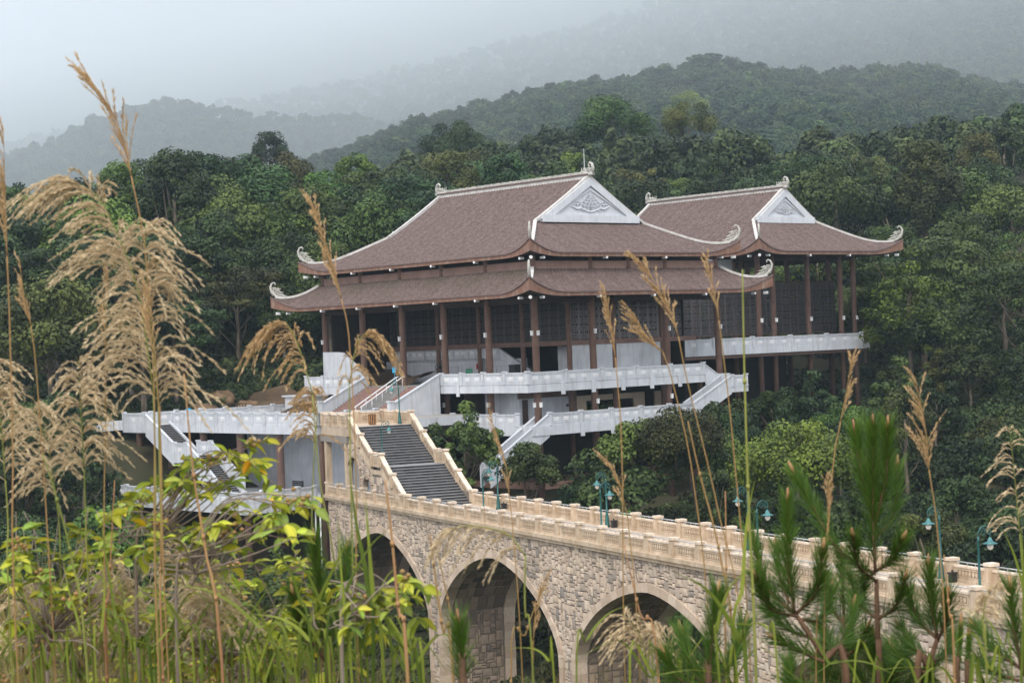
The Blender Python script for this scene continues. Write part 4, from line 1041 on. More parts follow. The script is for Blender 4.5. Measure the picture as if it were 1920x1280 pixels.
hedge.matrix_world = Matrix.Translation(hall_w(0, 0)) @ Matrix.Rotation(TH, 4, 'Z'); hedge.color = (1.6, 1.9, 1, 1)
tag(hedge, 'clipped green hedge seen through the long window behind the lower white balcony', 'hedge')
# undercroft: wall coloured near-black for the shade, tie beams
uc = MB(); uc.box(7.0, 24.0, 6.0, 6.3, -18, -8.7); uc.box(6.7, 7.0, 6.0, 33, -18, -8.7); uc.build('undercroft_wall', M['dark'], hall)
for y in (0, 6.0):
    tb_ = MB(); tb_.box(0.35, 24.3, y - 0.2, y + 0.2, -13.75, -13.15); tb_.build('tie_beam', M['brown'], hall)
tb_ = MB(); tb_.box(-0.2, 0.2, 0.35, 33, -13.75, -13.15); tb_.build('tie_beam', M['brown'], hall)
rod = MB(); rod.tube([(12.35, 5.6, 16.0), (12.35, 5.6, 18.9)], [0.06, 0.03], 6); rod.build('lightning_rod', M['metal'], hall)

# red stairs from the white terrace up to the main floor
red = thing('red_staircase', 'wide staircase of red tiled risers and grey treads between white parapets', 'staircase', hall_w(-7.4, 18, -6.7), TH)
def R_(o, X=0, Y=0, Z=0):
    return o
RX, RY, RZ = 7.4, -18.0, 6.7
mbx = [M['redtile'], M['tread']]
stairs(red, 0.0, 5.4, -5.6, -1.4, 0.0, 2.76, 17, 'x', mbx, nose=0.07)
stairs(red, 0.0, 5.4, 1.6, 5.6, 0.0, 2.76, 17, 'x', mbx, nose=0.07)
stairs(red, 0.0, 5.4, -1.38, 1.58, 0.0, 2.76, 17, 'x', [M['floor'], M['tread']], nose=0.07)
slope_panel(red, (-0.2, -5.85), (5.45, -5.85), 0.25, 2.76, 1.15, WH, th=0.28, below=3.0)
slope_panel(red, (-0.2, 5.85), (5.45, 5.85), 0.25, 2.76, 1.15, WH, th=0.28, below=3.0)
for y in (-5.85, 5.85): link(post_mesh(1.55, 0.5, 'white'), 'newel_post', red, (-0.45, y, 0))
for y in (-0.35, 0.6):
    hb = MB(); hb.tube([(0.0, y, 0.95), (5.3, y, 3.7), (5.6, y, 3.7)], 0.06, 6)
    for k in range(5): q = 0.15 + k * 1.28; hb.tube([(q, y, q * 0.511), (q, y, q * 0.511 + 0.97)], 0.035, 5)
    hb.build('handrail', M['white2'], red, smooth=True)

# ------------------------------------------------------------------ rear hall
rear = thing('rear_hall', 'smaller single-roofed brown tiled open hall behind on tall brown columns with a white balcony', 'hall', hall_w(40, 8, 0), TH)
RO = (40.0, 8.0)
xs_ = [0, 2.4, 8.3, 14.0, 16.4]
for x in xs_:
    for y in (0, 27.0):
        link(col_mesh(-15.0, 8.5, 0.3), 'column', rear, (x, y, 0))
        if y == 0: link(LAMPBOX, 'wall_lamp', rear, (x, y - 0.4, 1.3), rot=(0, 0, math.pi / 2))
for y in (3.6, 9.9, 16.2, 22.5):
    for x in (0, 16.4): link(col_mesh(-15.0, 8.5, 0.3), 'column', rear, (x, y, 0))
link(col_mesh(-15.0, 8.5, 0.3), 'column', rear, (-6.0, 3.6, 0))
link(col_mesh(-15.0, 8.5, 0.26), 'inner_column', rear, (8.3, 9.9, 0))
rr_, fB = make_roof(rear, 'roof', None, -3.6, 20.0, -3.6, 30.6, 8.72, 7.45, 11.8, 6.5, 1.35, 4.6, 0.2, lambda s, t: 0.0, (0, 16.4, 0, 27))
make_gable(rr_, 2.8, 8.2, 5.1, 12.6, 16.1, -1, 0.42); make_gable(rr_, 24.2, 8.2, 5.1, 12.6, 16.1, 1, 0.5)
make_ridge(rr_, 8.2, 2.7, 24.3, 15.95)
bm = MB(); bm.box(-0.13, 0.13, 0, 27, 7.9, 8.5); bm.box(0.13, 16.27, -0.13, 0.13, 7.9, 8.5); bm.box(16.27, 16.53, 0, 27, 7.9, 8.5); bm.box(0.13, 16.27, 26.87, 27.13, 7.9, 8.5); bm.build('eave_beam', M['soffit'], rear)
ms = MB(); ms.box(-15.4, 16.9, -1.65, 28, -2.25, -1.62); b3 = ms.build('balcony_slab', WH, rear)
us = MB(); us.box(-15.2, 16.7, -1.3, 27.8, -2.6, -2.255); us.build('floor_beam', M['brown'], rear)
parapet(b3, (-15.3, -1.5), (15.7, -1.5), -1.62, 1.15, 5, 'white', 3)
parapet(b3, (15.8, -1.4), (15.8, 6), -1.62, 1.15, 1, 'white', 2, ends=(False, True))
for i in range(24): link(lattice_mesh(1.34, 5.6, 7, 'lattice_shaded'), 'lattice_panel', rear, (-15.6 + 1.345 * i, 3.0, -0.11))
for i in range(14): link(lattice_mesh(1.34, 5.6, 7, 'lattice_shaded'), 'lattice_panel', rear, (16.2, 3.1 + 1.345 * (i + 1), -0.11), rot=(0, 0, -math.pi / 2))
sr = MB(); sr.box(-15.6, 16.5, 2.9, 3.1, -0.25, -0.115); sr.box(-15.6, 16.5, 2.9, 3.1, 5.5, 5.68); sr.build('screen_rail', M['soffit'], rear)
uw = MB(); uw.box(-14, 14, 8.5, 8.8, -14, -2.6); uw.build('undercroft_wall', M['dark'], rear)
cn = MB(); cn.box(-15.4, -0.3, 3.4, 3.6, 5.7, 8.2); cn.build('white_wall', WH, rear)

# ------------------------------------------------------------------ white terrace
ter = thing('white_terrace', 'white raised terrace on brown columns with panelled parapets and an outer stair', 'terrace', hall_w(-20, 7, 0), TH)
# local: x = v + 20, y = u - 7
ts = MB(); ts.box(-0.15, 18.0, -0.1, 34.2, -7.5, -6.7); ts.box(-3.1, -0.15, 24.7, 29.0, -7.4, -6.7); slab = ts.build('terrace_slab', WH, ter)
tf = MB(); tf.box(0, 17.9, 0, 34.1, -6.698, -6.67); tf.build('floor_paving', M['floor'], slab)
parapet(slab, (0, 0), (0, 24.6), -6.7, 1.12, 12, 'white', 1, rail=False)
parapet(slab, (-2.95, 24.9), (-2.95, 28.9), -6.7, 1.2, 1, 'white', 1)
parapet(slab, (-2.85, 28.9), (17.5, 28.9), -6.7, 1.12, 7, 'white', 1, ends=(False, True))
parapet(slab, (0.1, 0.0), (6.5, 0.0), -6.7, 1.12, 2, 'white', 1, ends=(False, True))
for y in (0, 6.8, 13.4, 19.9, 26.0, 32.1):
    link(col_mesh(-26, -7.5, 0.36), 'column', ter, (0.55, y, 0))
for y in (6.8, 13.4, 19.9, 26): link(col_mesh(-26, -7.5, 0.33), 'column', ter, (9, y, 0))
tw = MB(); tw.box(6.0, 6.2, 0.3, 20.7, -13.2, -7.5); tw.build('back_wall', WH, ter)
tw = MB(); tw.box(6.2, 6.5, 20.7, 34, -13.2, -7.5); tw.box(8, 8.3, 0, 34, -24, -13.9); tw.build('shaded_wall', M['dark'], ter)  # near-black colour paints the shade under the terrace
# outer stair along the front, two flights
slope_panel(ter, (-2.95, 24.7), (-2.95, 19.6), -6.75, -9.5, 1.2, WH, below=1.0)
slope_panel(ter, (-0.3, 24.7), (-0.3, 19.6), -6.75, -9.5, 0.35, WH, below=1.0)
sl = MB(); sl.box(-3.1, -0.2, 17.2, 19.6, -10.2, -9.5); lg = sl.build('stair_landing', WH, ter)
parapet(lg, (-2.95, 19.5), (-2.95, 17.3), -9.5, 1.18, 1, 'white', 1)
parapet(lg, (-0.3, 19.5), (-0.3, 17.3), -9.5, 1.18, 1, 'white', 1)
slope_panel(ter, (-2.95, 17.1), (-2.95, 12.0), -9.5, -12.85, 1.2, WH, below=1.0)
slope_panel(ter, (-0.3, 17.1), (-0.3, 11.6), -9.5, -12.85, 1.2, WH, below=1.0)
stairs(ter, -2.85, -0.4, 19.6, 24.7, -9.5, -6.72, 17, 'y', [M['riser'], M['tread']])
stairs(ter, -2.85, -0.4, 12.0, 17.2, -13.2, -9.52, 20, 'y', [M['riser'], M['tread']])
lt = MB(); lt.box(-7.6, 6.0, 0.4, 30, -13.95, -13.2); low = lt.build('lower_terrace_slab', WH, ter)
parapet(low, (-7.45, 0.55), (-0.1, 0.55), -13.2, 1.15, 4, 'white', 2)
parapet(low, (-7.45, 0.55), (-7.45, 26), -13.2, 1.15, 10, 'white', 2, ends=(False, True))
link(col_mesh(-27, -13.95, 0.3), 'column', ter, (-6.5, 1.6, 0)); link(col_mesh(-27, -13.95, 0.3), 'column', ter, (0.3, 12.9, 0)); link(col_mesh(-27, -13.95, 0.3), 'column', ter, (-6.5, 14, 0))
for a in ((-6.5, 1.6, -6.5, 14), (-6.5, 1.6, 0.5, 0.2), (0.5, 0.2, 0.5, 14)):
    tb_ = MB(); v_ = Vector((a[2] - a[0], a[3] - a[1], 0)); sweep(tb_, [(a[0], a[1], -19.6), (a[2], a[3], -19.6)], 0.4, 0.7); tb_.build('tie_beam', M['brown'], ter)
pb = MB()
for x, y in ((0.1, 0.9), (-0.3, -0.4)): pb.tube([(x, y, -24), (x, y, -14)], 0.07, 6)
pb.build('drain_pipe', M['white2'], ter, smooth=True)

# ------------------------------------------------------------------ stone arch bridge (local x across, y along; s grows away from the camera)
bridge = thing('stone_arch_bridge', 'long pale stone bridge on round arches with carved sandstone parapets and rough ashlar walls', 'bridge', bridge_w(0, 0, 0), PHI)
AC = [9.85 - 23.15 * k for k in range(5)]; HW = 10.35; AB = 5.6; ZCR = -15.12; ZSP = ZCR - AB; ZB = -36.0; PW = 1.65
def arch_z(dx, a=HW, b=AB, top=ZCR):
    t = min(1.0, abs(dx) / a); return top - b * (1 - (1 - t ** PW) ** (1 / PW))
Y0, Y1 = -93.5, 23.2
core = MB()
def strip(y0, y1, z0, z1):
    core.hexa([(0, y0, z0), (5.8, y0, z0), (5.8, y1, z1), (0, y1, z1), (0, y0, -13.0), (5.8, y0, -13.0), (5.8, y1, -13.0), (0, y1, -13.0)])
edges_y = []
for c in AC:
    n = 28
    prev = None
    for i in range(n + 1):
        q = -math.cos(math.pi * i / n) * (HW + 0.12); z = arch_z(q, HW + 0.12, AB + 0.1, ZCR + 0.12)
        if prev: strip(c + prev[0], c + q, prev[1], z)
        prev = (q, z)
lastlo = Y1
piers = []
bnds = sorted([Y0, Y1] + [c - HW - 0.12 for c in AC] + [c + HW + 0.12 for c in AC])
for a, b in zip(bnds, bnds[1:]):
    if any(abs((a + b) / 2 - c) < HW for c in AC): continue
    core.box(0, 5.8, a, b, ZB, -13.0); piers.append((a, b))
bridge_core = core.build('masonry_core', M['mortar'], bridge)
dk = MB(); dk.box(-0.12, 5.95, Y0, Y1, -12.998, -12.76); dk.build('deck', M['deck'], bridge)
# dressed string course under the parapets
for x0, x1 in ((-0.42, -0.0), (5.8, 6.2)):
    k = 0; y = Y0
    while y < Y1:
        e = min(Y1, y + 2.9)
        sc_ = MB(); sc_.box(x0, x1, y + 0.01, e - 0.01, -12.98, -12.72); sc_.box(x0 + (0.12 if x0 < 0 else 0), x1 - (0 if x0 < 0 else 0.12), y + 0.012, e - 0.012, -13.2, -12.985); sc_.build('string_course', M['sand'], bridge); y = e
def ashlar(w, h, cell, seed):
    """random coursed blocks: list of (x0,x1,z0,z1)"""
    R = random.Random(seed); nx = int(w / cell); nz = int(h / cell); occ = [[False] * nx for _ in range(nz)]; out = []
    cx = w / nx; cz = h / nz
    for j in range(nz):
        for i in range(nx):
            if occ[j][i]: continue
            a, b = R.choice([(2, 2), (3, 2), (3, 3), (2, 3), (4, 3), (3, 4), (4, 2), (2, 1), (3, 1), (2, 4), (1, 2), (3, 2)])
            while a > 1 and (i + a > nx or any(occ[j][i + k] for k in range(a))): a -= 1
            while b > 1 and j + b > nz: b -= 1
            while b > 1 and any(occ[j + l][i + k] for l in range(b) for k in range(a)): b -= 1
            for l in range(b):
                for k in range(a): occ[j + l][i + k] = True
            out.append((i * cx, (i + a) * cx, j * cz, (j + b) * cz))
    return out
def block(mb, corners, nrm, R, proud=0.09, gap=0.010, bev=0.03, tone=None):
    """one rough stone: four corners in a plane, pushed out along nrm"""
    c = sum((Vector(p) for p in corners), Vector()) / 4; n = Vector(nrm)
    base = []; top = []
    ex = (Vector(corners[1]) - Vector(corners[0])).normalized(); ez = (Vector(corners[3]) - Vector(corners[0])).normalized()
    sx = (1, -1, -1, 1); sz = (1, 1, -1, -1)
    pr = proud * R.uniform(0.6, 1.25)
    for k, p in enumerate(corners):
        p = Vector(p); g = p + ex * sx[k] * gap + ez * sz[k] * gap
        g = g + ex * R.uniform(-0.035, 0.02) * sx[k] + ez * R.uniform(-0.035, 0.02) * sz[k] * -1
        base.append(g - n * 0.02); top.append(g + ex * sx[k] * bev + ez * sz[k] * bev + n * pr * R.uniform(0.8, 1.15))
    mid = c + n * pr * 1.35 + ex * R.uniform(-.05, .05)
    vs = [tuple(q) for q in base + top] + [tuple(mid)]
    fs = [(0, 1, 5, 4), (1, 2, 6, 5), (2, 3, 7, 6), (3, 0, 4, 7), (4, 5, 8), (5, 6, 8), (6, 7, 8), (7, 4, 8)]
    mb.add(vs, fs, 0, R.random() if tone is None else tone)
RG = random.Random(5)
stones = []                     # (distance key, corners, normal, mat)
RING = 0.56
def ring_blocked(y, z):
    for c in AC:
        d = abs(y - c)
        if d < HW + RING - 0.1:
            zt = arch_z(d, HW + RING, AB + RING * 0.9, ZCR + RING) if d < HW + RING else -99
            if z < zt: return True
    return False
for x0, x1, z0, z1 in ashlar(93.0, 15.6, 0.165, 9):
    y = -70.0 + x0; y2 = -70.0 + x1; zt = -13.22 - z0; zb = -13.22 - z1
    if y2 > Y1 - 0.1: continue
    cyy = (y + y2) / 2; cz = (zt + zb) / 2
    if ring_blocked(cyy, cz): continue
    # keep ground level: drop what is buried
    if cz < -28.8: continue
    wv = 0.06 * math.sin(cyy * 1.3)
    stones.append((cyy, [(0.0, y2, zb + wv), (0.0, y, zb + wv), (0.0, y, zt + wv), (0.0, y2, zt + wv)], (-1, 0, 0)))
stones.sort(key=lambda t: t[0] if t[0] > -66 else 1e3)
mass = MB(); nsing = 0
for k, (yy, cs_, nn) in enumerate(stones):
    if nsing < 292 and yy > -66 and cs_[0][2] > -19.5:
        mb = MB(); block(mb, cs_, nn, RG, tone=RG.random()); mb.build('stone', M['stone'], bridge); nsing += 1
    else: block(mass, cs_, nn, RG)
# far piers as seen through the arches: blocks on the faces looking back at the viewer, and the far side spandrel
mass_o = mass.build('ashlar_stones', M['stone'], bridge, kind='stuff')
pm_ = MB()
for c in AC[:4]:
    yf = c + HW + 0.12
    for x0, x1, z0, z1 in ashlar(4.1, 10.0, 0.2, int(c * 7) + 300):
        block(pm_, [(0.85 + x0, yf, ZSP + 0.8 - z1), (0.85 + x1, yf, ZSP + 0.8 - z1), (0.85 + x1, yf, ZSP + 0.8 - z0), (0.85 + x0, yf, ZSP + 0.8 - z0)], (0, -1, 0), RG, proud=0.1)
for c in AC[:4]:                 # soffit stones on the haunch facing the viewer
    n = 9
    for i in range(n):
        q0 = HW * (1 - 0.62 * i / n); q1 = HW * (1 - 0.62 * (i + 1) / n); za = arch_z(q0, HW + .12, AB + .1, ZCR + .12); zb = arch_z(q1, HW + .12, AB + .1, ZCR + .12)
        nrm = Vector((0, -(zb - za), -(q0 - q1))).normalized(); x = 0.85
        while x < 4.9:
            w = RG.uniform(0.5, 0.95); e = min(4.95, x + w)
            block(pm_, [(x, c + q0, za), (e, c + q0, za), (e, c + q1, zb), (x, c + q1, zb)], nrm, RG, proud=0.06); x = e
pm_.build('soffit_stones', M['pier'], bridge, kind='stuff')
# arch rings and jambs: each voussoir a stone of its own
for c in AC[:4]:
    n = 40; pts = []
    for i in range(n + 1):
        an = math.pi * i / n; q = -math.cos(an); d = abs(q)
        pts.append((q * HW, arch_z(q * HW), q * (HW + RING), arch_z(q * (HW + RING), HW + RING, AB + RING * 0.9, ZCR + RING)))
    for x0, x1 in ((-0.2, 0.72), (5.05, 5.98)):
        stp = 1 if x0 < 0 else 2
        for i in range(0, n, stp):
            a = pts[i]; b = pts[i + stp]
            mb = MB(); g = 0.012
            iy0, iz0, oy0, oz0 = a; iy1, iz1, oy1, oz1 = b
            mb.hexa([(x0, c + iy0, iz0), (x1, c + iy0, iz0), (x1, c + iy1 - g, iz1), (x0, c + iy1 - g, iz1), (x0 + RG.uniform(0, .03), c + oy0, oz0), (x1, c + oy0, oz0), (x1, c + oy1 - g, oz1), (x0, c + oy1 - g, oz1)], 0, RG.random())
            if x0 < 0: mb.build('voussoir', M['vouss'], bridge)
            else:
                mb.build('voussoir', M['vouss'], bridge)
        for sgn in (-1, 1):
            z = ZSP
            while z > -29:
                hgt = RG.uniform(0.55, 0.85); zl = z - hgt; ya = c + sgn * HW; yb = c + sgn * (HW + RING * RG.choice([0.85, 1.05]))
                mb = MB(); mb.box(x0 + RG.uniform(0, .03), x1 - RG.uniform(0, .06), min(ya, yb), max(ya, yb), zl + 0.012, z, 0, RG.random()); mb.build('jamb_stone', M['vouss'], bridge); z = zl
# parapets: near and far, posts every 3.1 m
STEP = 0.0212 * 145
def bridge_parapet(x, ya, yb):
    n = int(round((ya - yb) / STEP)); parapet(bridge, (x, ya), (x, yb), -12.76, 1.02, n, 'stone', 7, rail=True, pw=0.46)
bridge_parapet(0.0, 3.5, 3.5 - 30 * STEP)
bridge_parapet(5.65, 3.5, 3.5 - 30 * STEP)
bridge_parapet(0.0, 23.0, 23.0 - 6 * STEP)

# dark stone staircase climbing from the bridge deck to the terrace level
stc = thing('stone_staircase', 'steep flight of dark granite steps between sandstone parapets at the end of the bridge', 'staircase', bridge_w(0, 3.8, -12.76), PHI)
# local origin at the foot: y along, z up
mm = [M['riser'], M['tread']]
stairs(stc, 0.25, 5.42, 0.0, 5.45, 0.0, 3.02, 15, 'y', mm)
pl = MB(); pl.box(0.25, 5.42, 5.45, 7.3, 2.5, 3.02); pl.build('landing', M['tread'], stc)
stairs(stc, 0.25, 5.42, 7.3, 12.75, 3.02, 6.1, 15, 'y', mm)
tl = MB(); tl.box(-0.2, 5.9, 12.75, 20.0, 5.3, 6.1); tl.build('upper_landing', M['deck'], stc)
for x in (0.0, 5.65):
    for (a, b, za, zb) in ((0.1, 2.65, 0.0, 1.5), (3.05, 5.3, 1.55, 3.0), (7.5, 10.1, 3.05, 4.52), (10.4, 12.9, 4.6, 6.1)):
        slope_panel(stc, (x, a), (x, b), za, zb, 0.98, M['sand'], th=0.26, below=0.3 if x > 1 else 0.5, capm=M['sandcap'])
        sc_ = MB(); L = b - a
        for k in range(4):
            t0 = 0.12 + k * 0.2; t1 = t0 + 0.15
            y0_, y1_ = a + L * t0, a + L * t1; z0_, z1_ = za + (zb - za) * t0, za + (zb - za) * t1
            for xx0, xx1 in ((x - 0.15, x - 0.132), (x + 0.132, x + 0.15)):
                sc_.hexa([(xx0, y0_, z0_ + 0.3), (xx1, y0_, z0_ + 0.3), (xx1, y1_, z1_ + 0.3), (xx0, y1_, z1_ + 0.3), (xx0, y0_, z0_ + 0.62), (xx1, y0_, z0_ + 0.62), (xx1, y1_, z1_ + 0.62), (xx0, y1_, z1_ + 0.62)])
        sc_.build('carved_panel', M['sand_shade'], stc)  # dark raised strips, recess shade put into the colour
    for y, z in ((-0.15, 0), (2.85, 1.5), (5.45, 3.02), (7.3, 3.02), (10.25, 4.5), (13.05, 6.1)):
        link(post_mesh(1.12, 0.46, 'stone'), 'post', stc, (x, y, z))
    link(panel_mesh(1.35, 0.98, 3, 'stone'), 'panel', stc, (x, 6.38, 3.02), rot=(0, 0, math.pi / 2))
parapet(stc, (5.65, 13.05), (5.65, 19.8), 6.1, 1.02, 2, 'stone', 7, ends=(False, True), pw=0.46)
parapet(stc, (5.5, 19.9), (0.6, 19.9), 6.1, 1.02, 2, 'stone', 7, ends=(False, True), pw=0.46)
parapet(stc, (0.0, 13.05), (0.0, 19.8), 6.1, 1.02, 3, 'stone', 5, ends=(False, True), pw=0.46)
sw = MB()   # solid side walls under the flights; the near one is pierced by two arched openings
sw.prism([(0.0, -0.2), (0, -0.3), (6.0, -0.3), (6.0, 2.4), (5.45, 2.4)], 'x', 0.02, 0.3)
sw.box(0.02, 0.3, 6.0, 6.2, -0.3, 2.5); sw.build('side_wall', M['mortar'], stc)
sw = MB(); sw.box(5.5, 5.8, 0.4, 14, -0.25, 1.0); sw.prism([(0.0, 0.0), (13, 0.0), (13, 6), (7.3, 2.95), (5.4, 2.95)], 'x', 5.45, 5.75); sw.build('side_wall', M['mortar'], stc)
def arch_open(y, z):
    for yc, hw, zb, zt in ((8.9, 0.95, 0.7, 2.1), (12.2, 1.45, 0.45, 3.6)):
        d = abs(y - yc)
        if d < hw and zb < z < zt - hw + math.sqrt(max(0, hw * hw - d * d)): return True
    return False
def stair_line(y): return (3.02 / 5.45 * y if y < 5.45 else (3.02 if y < 7.3 else (3.02 + (y - 7.3) * 3.08 / 5.45 if y < 12.75 else 6.1))) - 0.35
wall = MB(); sm = MB(); ny = 84; nz = 42; c0 = 0.166
for i in range(ny):
    for j in range(nz):
        y = i * c0; z = -0.3 + j * 0.155; yc = y + c0 / 2; zc = z + 0.078
        if yc < 6.2 or zc > stair_line(yc) or arch_open(yc, zc) or yc > 13.9: continue
        wall.box(0.02, 0.34, y, y + c0, z, z + 0.155)
wall.build('side_wall', M['mortar'], stc)
for x0, x1, z0, z1 in ashlar(14.0, 6.2, 0.19, 44):
    yc = (x0 + x1) / 2; zc = -0.3 + (z0 + z1) / 2
    if z1 - 0.3 > stair_line(yc) + 0.12 or arch_open(yc, zc) or arch_open(x0 + .05, zc) or arch_open(x1 - .05, zc): continue
    block(sm, [(0.02, x1, z0 - 0.3), (0.02, x0, z0 - 0.3), (0.02, x0, z1 - 0.3), (0.02, x1, z1 - 0.3)], (-1, 0, 0), RG, proud=0.07)
sm.build('ashlar_stones', M['stone'], stc, kind='stuff')
for yc, hw, zb, zt in ((8.9, 0.95, 0.7, 2.1), (12.2, 1.45, 0.45, 3.6)):
    fr = MB(); n = 12
    path = [(yc - hw, zb), (yc - hw, zt - hw)] + [(yc - hw * math.cos(math.pi * i / n), zt - hw + hw * math.sin(math.pi * i / n)) for i in range(1, n)] + [(yc + hw, zt - hw), (yc + hw, zb)]
    for (a, b), (c, d) in zip(path, path[1:]):
        L = math.hypot(c - a, d - b); nx_, nz_ = -(d - b) / L, (c - a) / L
        fr.prism([(a, b), (c, d), (c + nx_ * 0.2, d + nz_ * 0.2), (a + nx_ * 0.2, b + nz_ * 0.2)], 'x', -0.1, 0.4)
    fr.build('opening_surround', M['vouss'], stc)
cp = MB(); cp.prism([(0.0, -0.55), (5.3, 2.4), (7.3, 2.4), (12.9, 5.5), (12.9, 5.85), (7.2, 2.75), (5.2, 2.75), (-0.3, -0.3)], 'x', -0.16, 0.01); cp.build('string_course', M['sand'], stc)
for y in (13.7, 19.0):
    pb_ = MB(); pb_.box(-0.22, 0.28, y - 0.25, y + 0.25, -0.2, 5.3); pb_.build('pillar', M['sand'], stc)
pbm = MB(); pbm.box(-0.25, 0.35, 13.2, 20.2, 4.7, 5.29); pbm.build('lintel', M['stone'], stc)

# ------------------------------------------------------------------ street lamps on the bridge
def lamp_parts():
    post = MB(); post.lathe([(0.2, 0), (0.2, 0.12), (0.16, 0.2), (0.12, 0.7), (0.085, 0.95), (0.1, 1.0), (0.06, 1.05), (0.05, 3.05), (0.075, 3.1), (0.045, 3.15), (0.04, 3.3)], 10)
    arm = MB()
    arm.tube([(0, 0, 3.25), (0.02, 0, 3.45), (0.16, 0, 3.66), (0.38, 0, 3.74), (0.6, 0, 3.66), (0.72, 0, 3.48), (0.66, 0, 3.33), (0.54, 0, 3.34), (0.53, 0, 3.44)], 0.028, 6)
    arm.tube(spiral(0.25, 3.45, 0.18, 0.03, 2.5, -1.4), 0.018, 5); arm.tube(spiral(0.5, 3.5, 0.13, 0.02, 0, 1.3), 0.016, 5)
    arm.tube([(0.66, 0, 3.33), (0.66, 0, 3.2)], 0.02, 5)
    hood = MB(); hood.lathe([(0.33, 2.9), (0.34, 2.92), (0.13, 3.0), (0.09, 3.12), (0.04, 3.2)], 14, (0.66, 0, 0))
    gl = MB(); gl.lathe([(0.02, 2.62), (0.1, 2.66), (0.15, 2.78), (0.13, 2.895)], 12, (0.66, 0, 0))
    return post.mesh('post', M['lamp'], True), arm.mesh('arm', M['lamp'], True), hood.mesh('hood', M['lampcap'], True), gl.mesh('glass_globe', M['glass'], True)
LP = lamp_parts()
def lamp(o, s, z, side, label):
    t = thing('street_lamp', label, 'lamp', bridge_w(o, s, z), PHI + (0 if side > 0 else math.pi), 'green street lamps along the bridge')
    for me, n in zip(LP, ('post', 'arm', 'hood', 'glass_globe')): link(me, n, t)
for i, s in enumerate((-2.6, -21.0, -39.4, -57.8)):
    lamp(5.1, s, -12.76, -1, ['green street lamp at the far parapet just past the foot of the dark stone steps', 'green street lamp at the far parapet, second along from the steps',
                              'green street lamp at the far parapet, third along from the steps', 'green street lamp at the far parapet nearest the right end of the bridge'][i])
for i, s in enumerate((-10.4, -29.2, -47.9, -66.7)):
    lamp(0.55, s, -12.76, 1, ['green street lamp behind the near parapet closest to the dark stone steps', 'green street lamp behind the near parapet, second from the steps',
                              'green street lamp behind the near parapet, third from the steps', 'largest green street lamp, behind the near parapet at the right end of the bridge'][i])
lamp(0.55, 10.4, -9.74, 1, 'green street lamp with curled arm on the landing halfway up the dark steps')
lamp(4.9, 17.6, -6.66, -1, 'green street lamp at the top of the dark steps before the red staircase')
for FLI, s in enumerate((-3.3, -21.7, -40.1, -58.5)):
    mb = MB(); mb.box(-0.16, 0.16, -0.13, 0.13, 0, 0.42); mb.box(-0.2, 0.2, -0.17, 0.17, 0.42, 0.5); mb.tube([(0, 0, 0.5), (0, 0, 0.62)], 0.05, 6)
    o = mb.build('spotlight_box', M['black'], None, bridge_w(5.25, s, -12.76)); o.rotation_euler = (0, 0, PHI)
    tag(o, ['black floodlight box on the bridge deck nearest the dark steps', 'black floodlight box by the second far lamp from the steps', 'black floodlight box by the third far lamp from the steps', 'black floodlight box on the deck nearest the right end of the bridge'][FLI], 'floodlight', 'black floodlight boxes on the bridge deck')

# ------------------------------------------------------------------ small things
def litter_bin():
    p = bridge_w(2.6, 18.2, -6.66); t = thing('litter_bin', 'brown slatted litter bin at the top of the dark stone steps', 'litter bin', p, PHI)
    mb = MB(); mb.lathe([(0.3, 0.05), (0.3, 0.15)], 10); mb.lathe([(0.33, 0.85), (0.36, 0.95)], 10); mb.build('ring', M['rust'], t)
    for k in range(12):
        a = k * 0.5236; s_b = MB(); s_b.box(-0.05, 0.05, 0.3, 0.34, 0.1, 0.9); o = s_b.build('slat', M['wood'], t); o.rotation_euler = (0, 0, a)
    mb = MB(); mb.lathe([(0.26, 0.06), (0.26, 0.8)], 10); mb.build('liner', M['black'], t)
litter_bin()
def fan(v, u, label, rz):
    t = thing('pedestal_fan', label, 'fan', hall_w(v, u, -3.94), TH + rz, 'black pedestal fans on the main floor')
    mb = MB(); mb.box(-0.3, 0.3, -0.3, 0.3, 0, 0.25); mb.tube([(0, 0, 0.25), (0, 0, 1.35)], 0.05, 6); mb.build('stand', M['black'], t)
    mb = MB(); mb.tube([(0.5 * math.cos(a * 0.4488), -0.12, 1.65 + 0.5 * math.sin(a * 0.4488)) for a in range(15)], 0.03, 5)
    for k in range(8):
        a = k * 0.785; mb.tube([(0, -0.2, 1.65), (0.5 * math.cos(a), -0.12, 1.65 + 0.5 * math.sin(a))], 0.018, 4)
    mb.build('cage', M['black'], t)
    mb = MB(); mb.tube([(0, 0.15, 1.65), (0, -0.12, 1.65)], 0.12, 8); mb.build('motor', M['black'], t)
    for k in range(4):
        a = k * 1.571 + 0.4; mb = MB(); c, s = math.cos(a), math.sin(a)
        mb.add([(0.1 * c, -0.14, 1.65 + 0.1 * s), (0.42 * c - 0.14 * s, -0.18, 1.65 + 0.42 * s + 0.14 * c), (0.44 * c + 0.1 * s, -0.1, 1.65 + 0.44 * s - 0.1 * c), (0.1 * c, -0.12, 1.66 + 0.1 * s)], [(0, 1, 2, 3)]); mb.build('blade', M['black'], t)
fan(4.2, 19.6, 'black pedestal fan on the main floor nearer the red stairs', -1.57)
fan(2.6, 9.6, 'black pedestal fan on the main floor right of the green chair', -1.57)
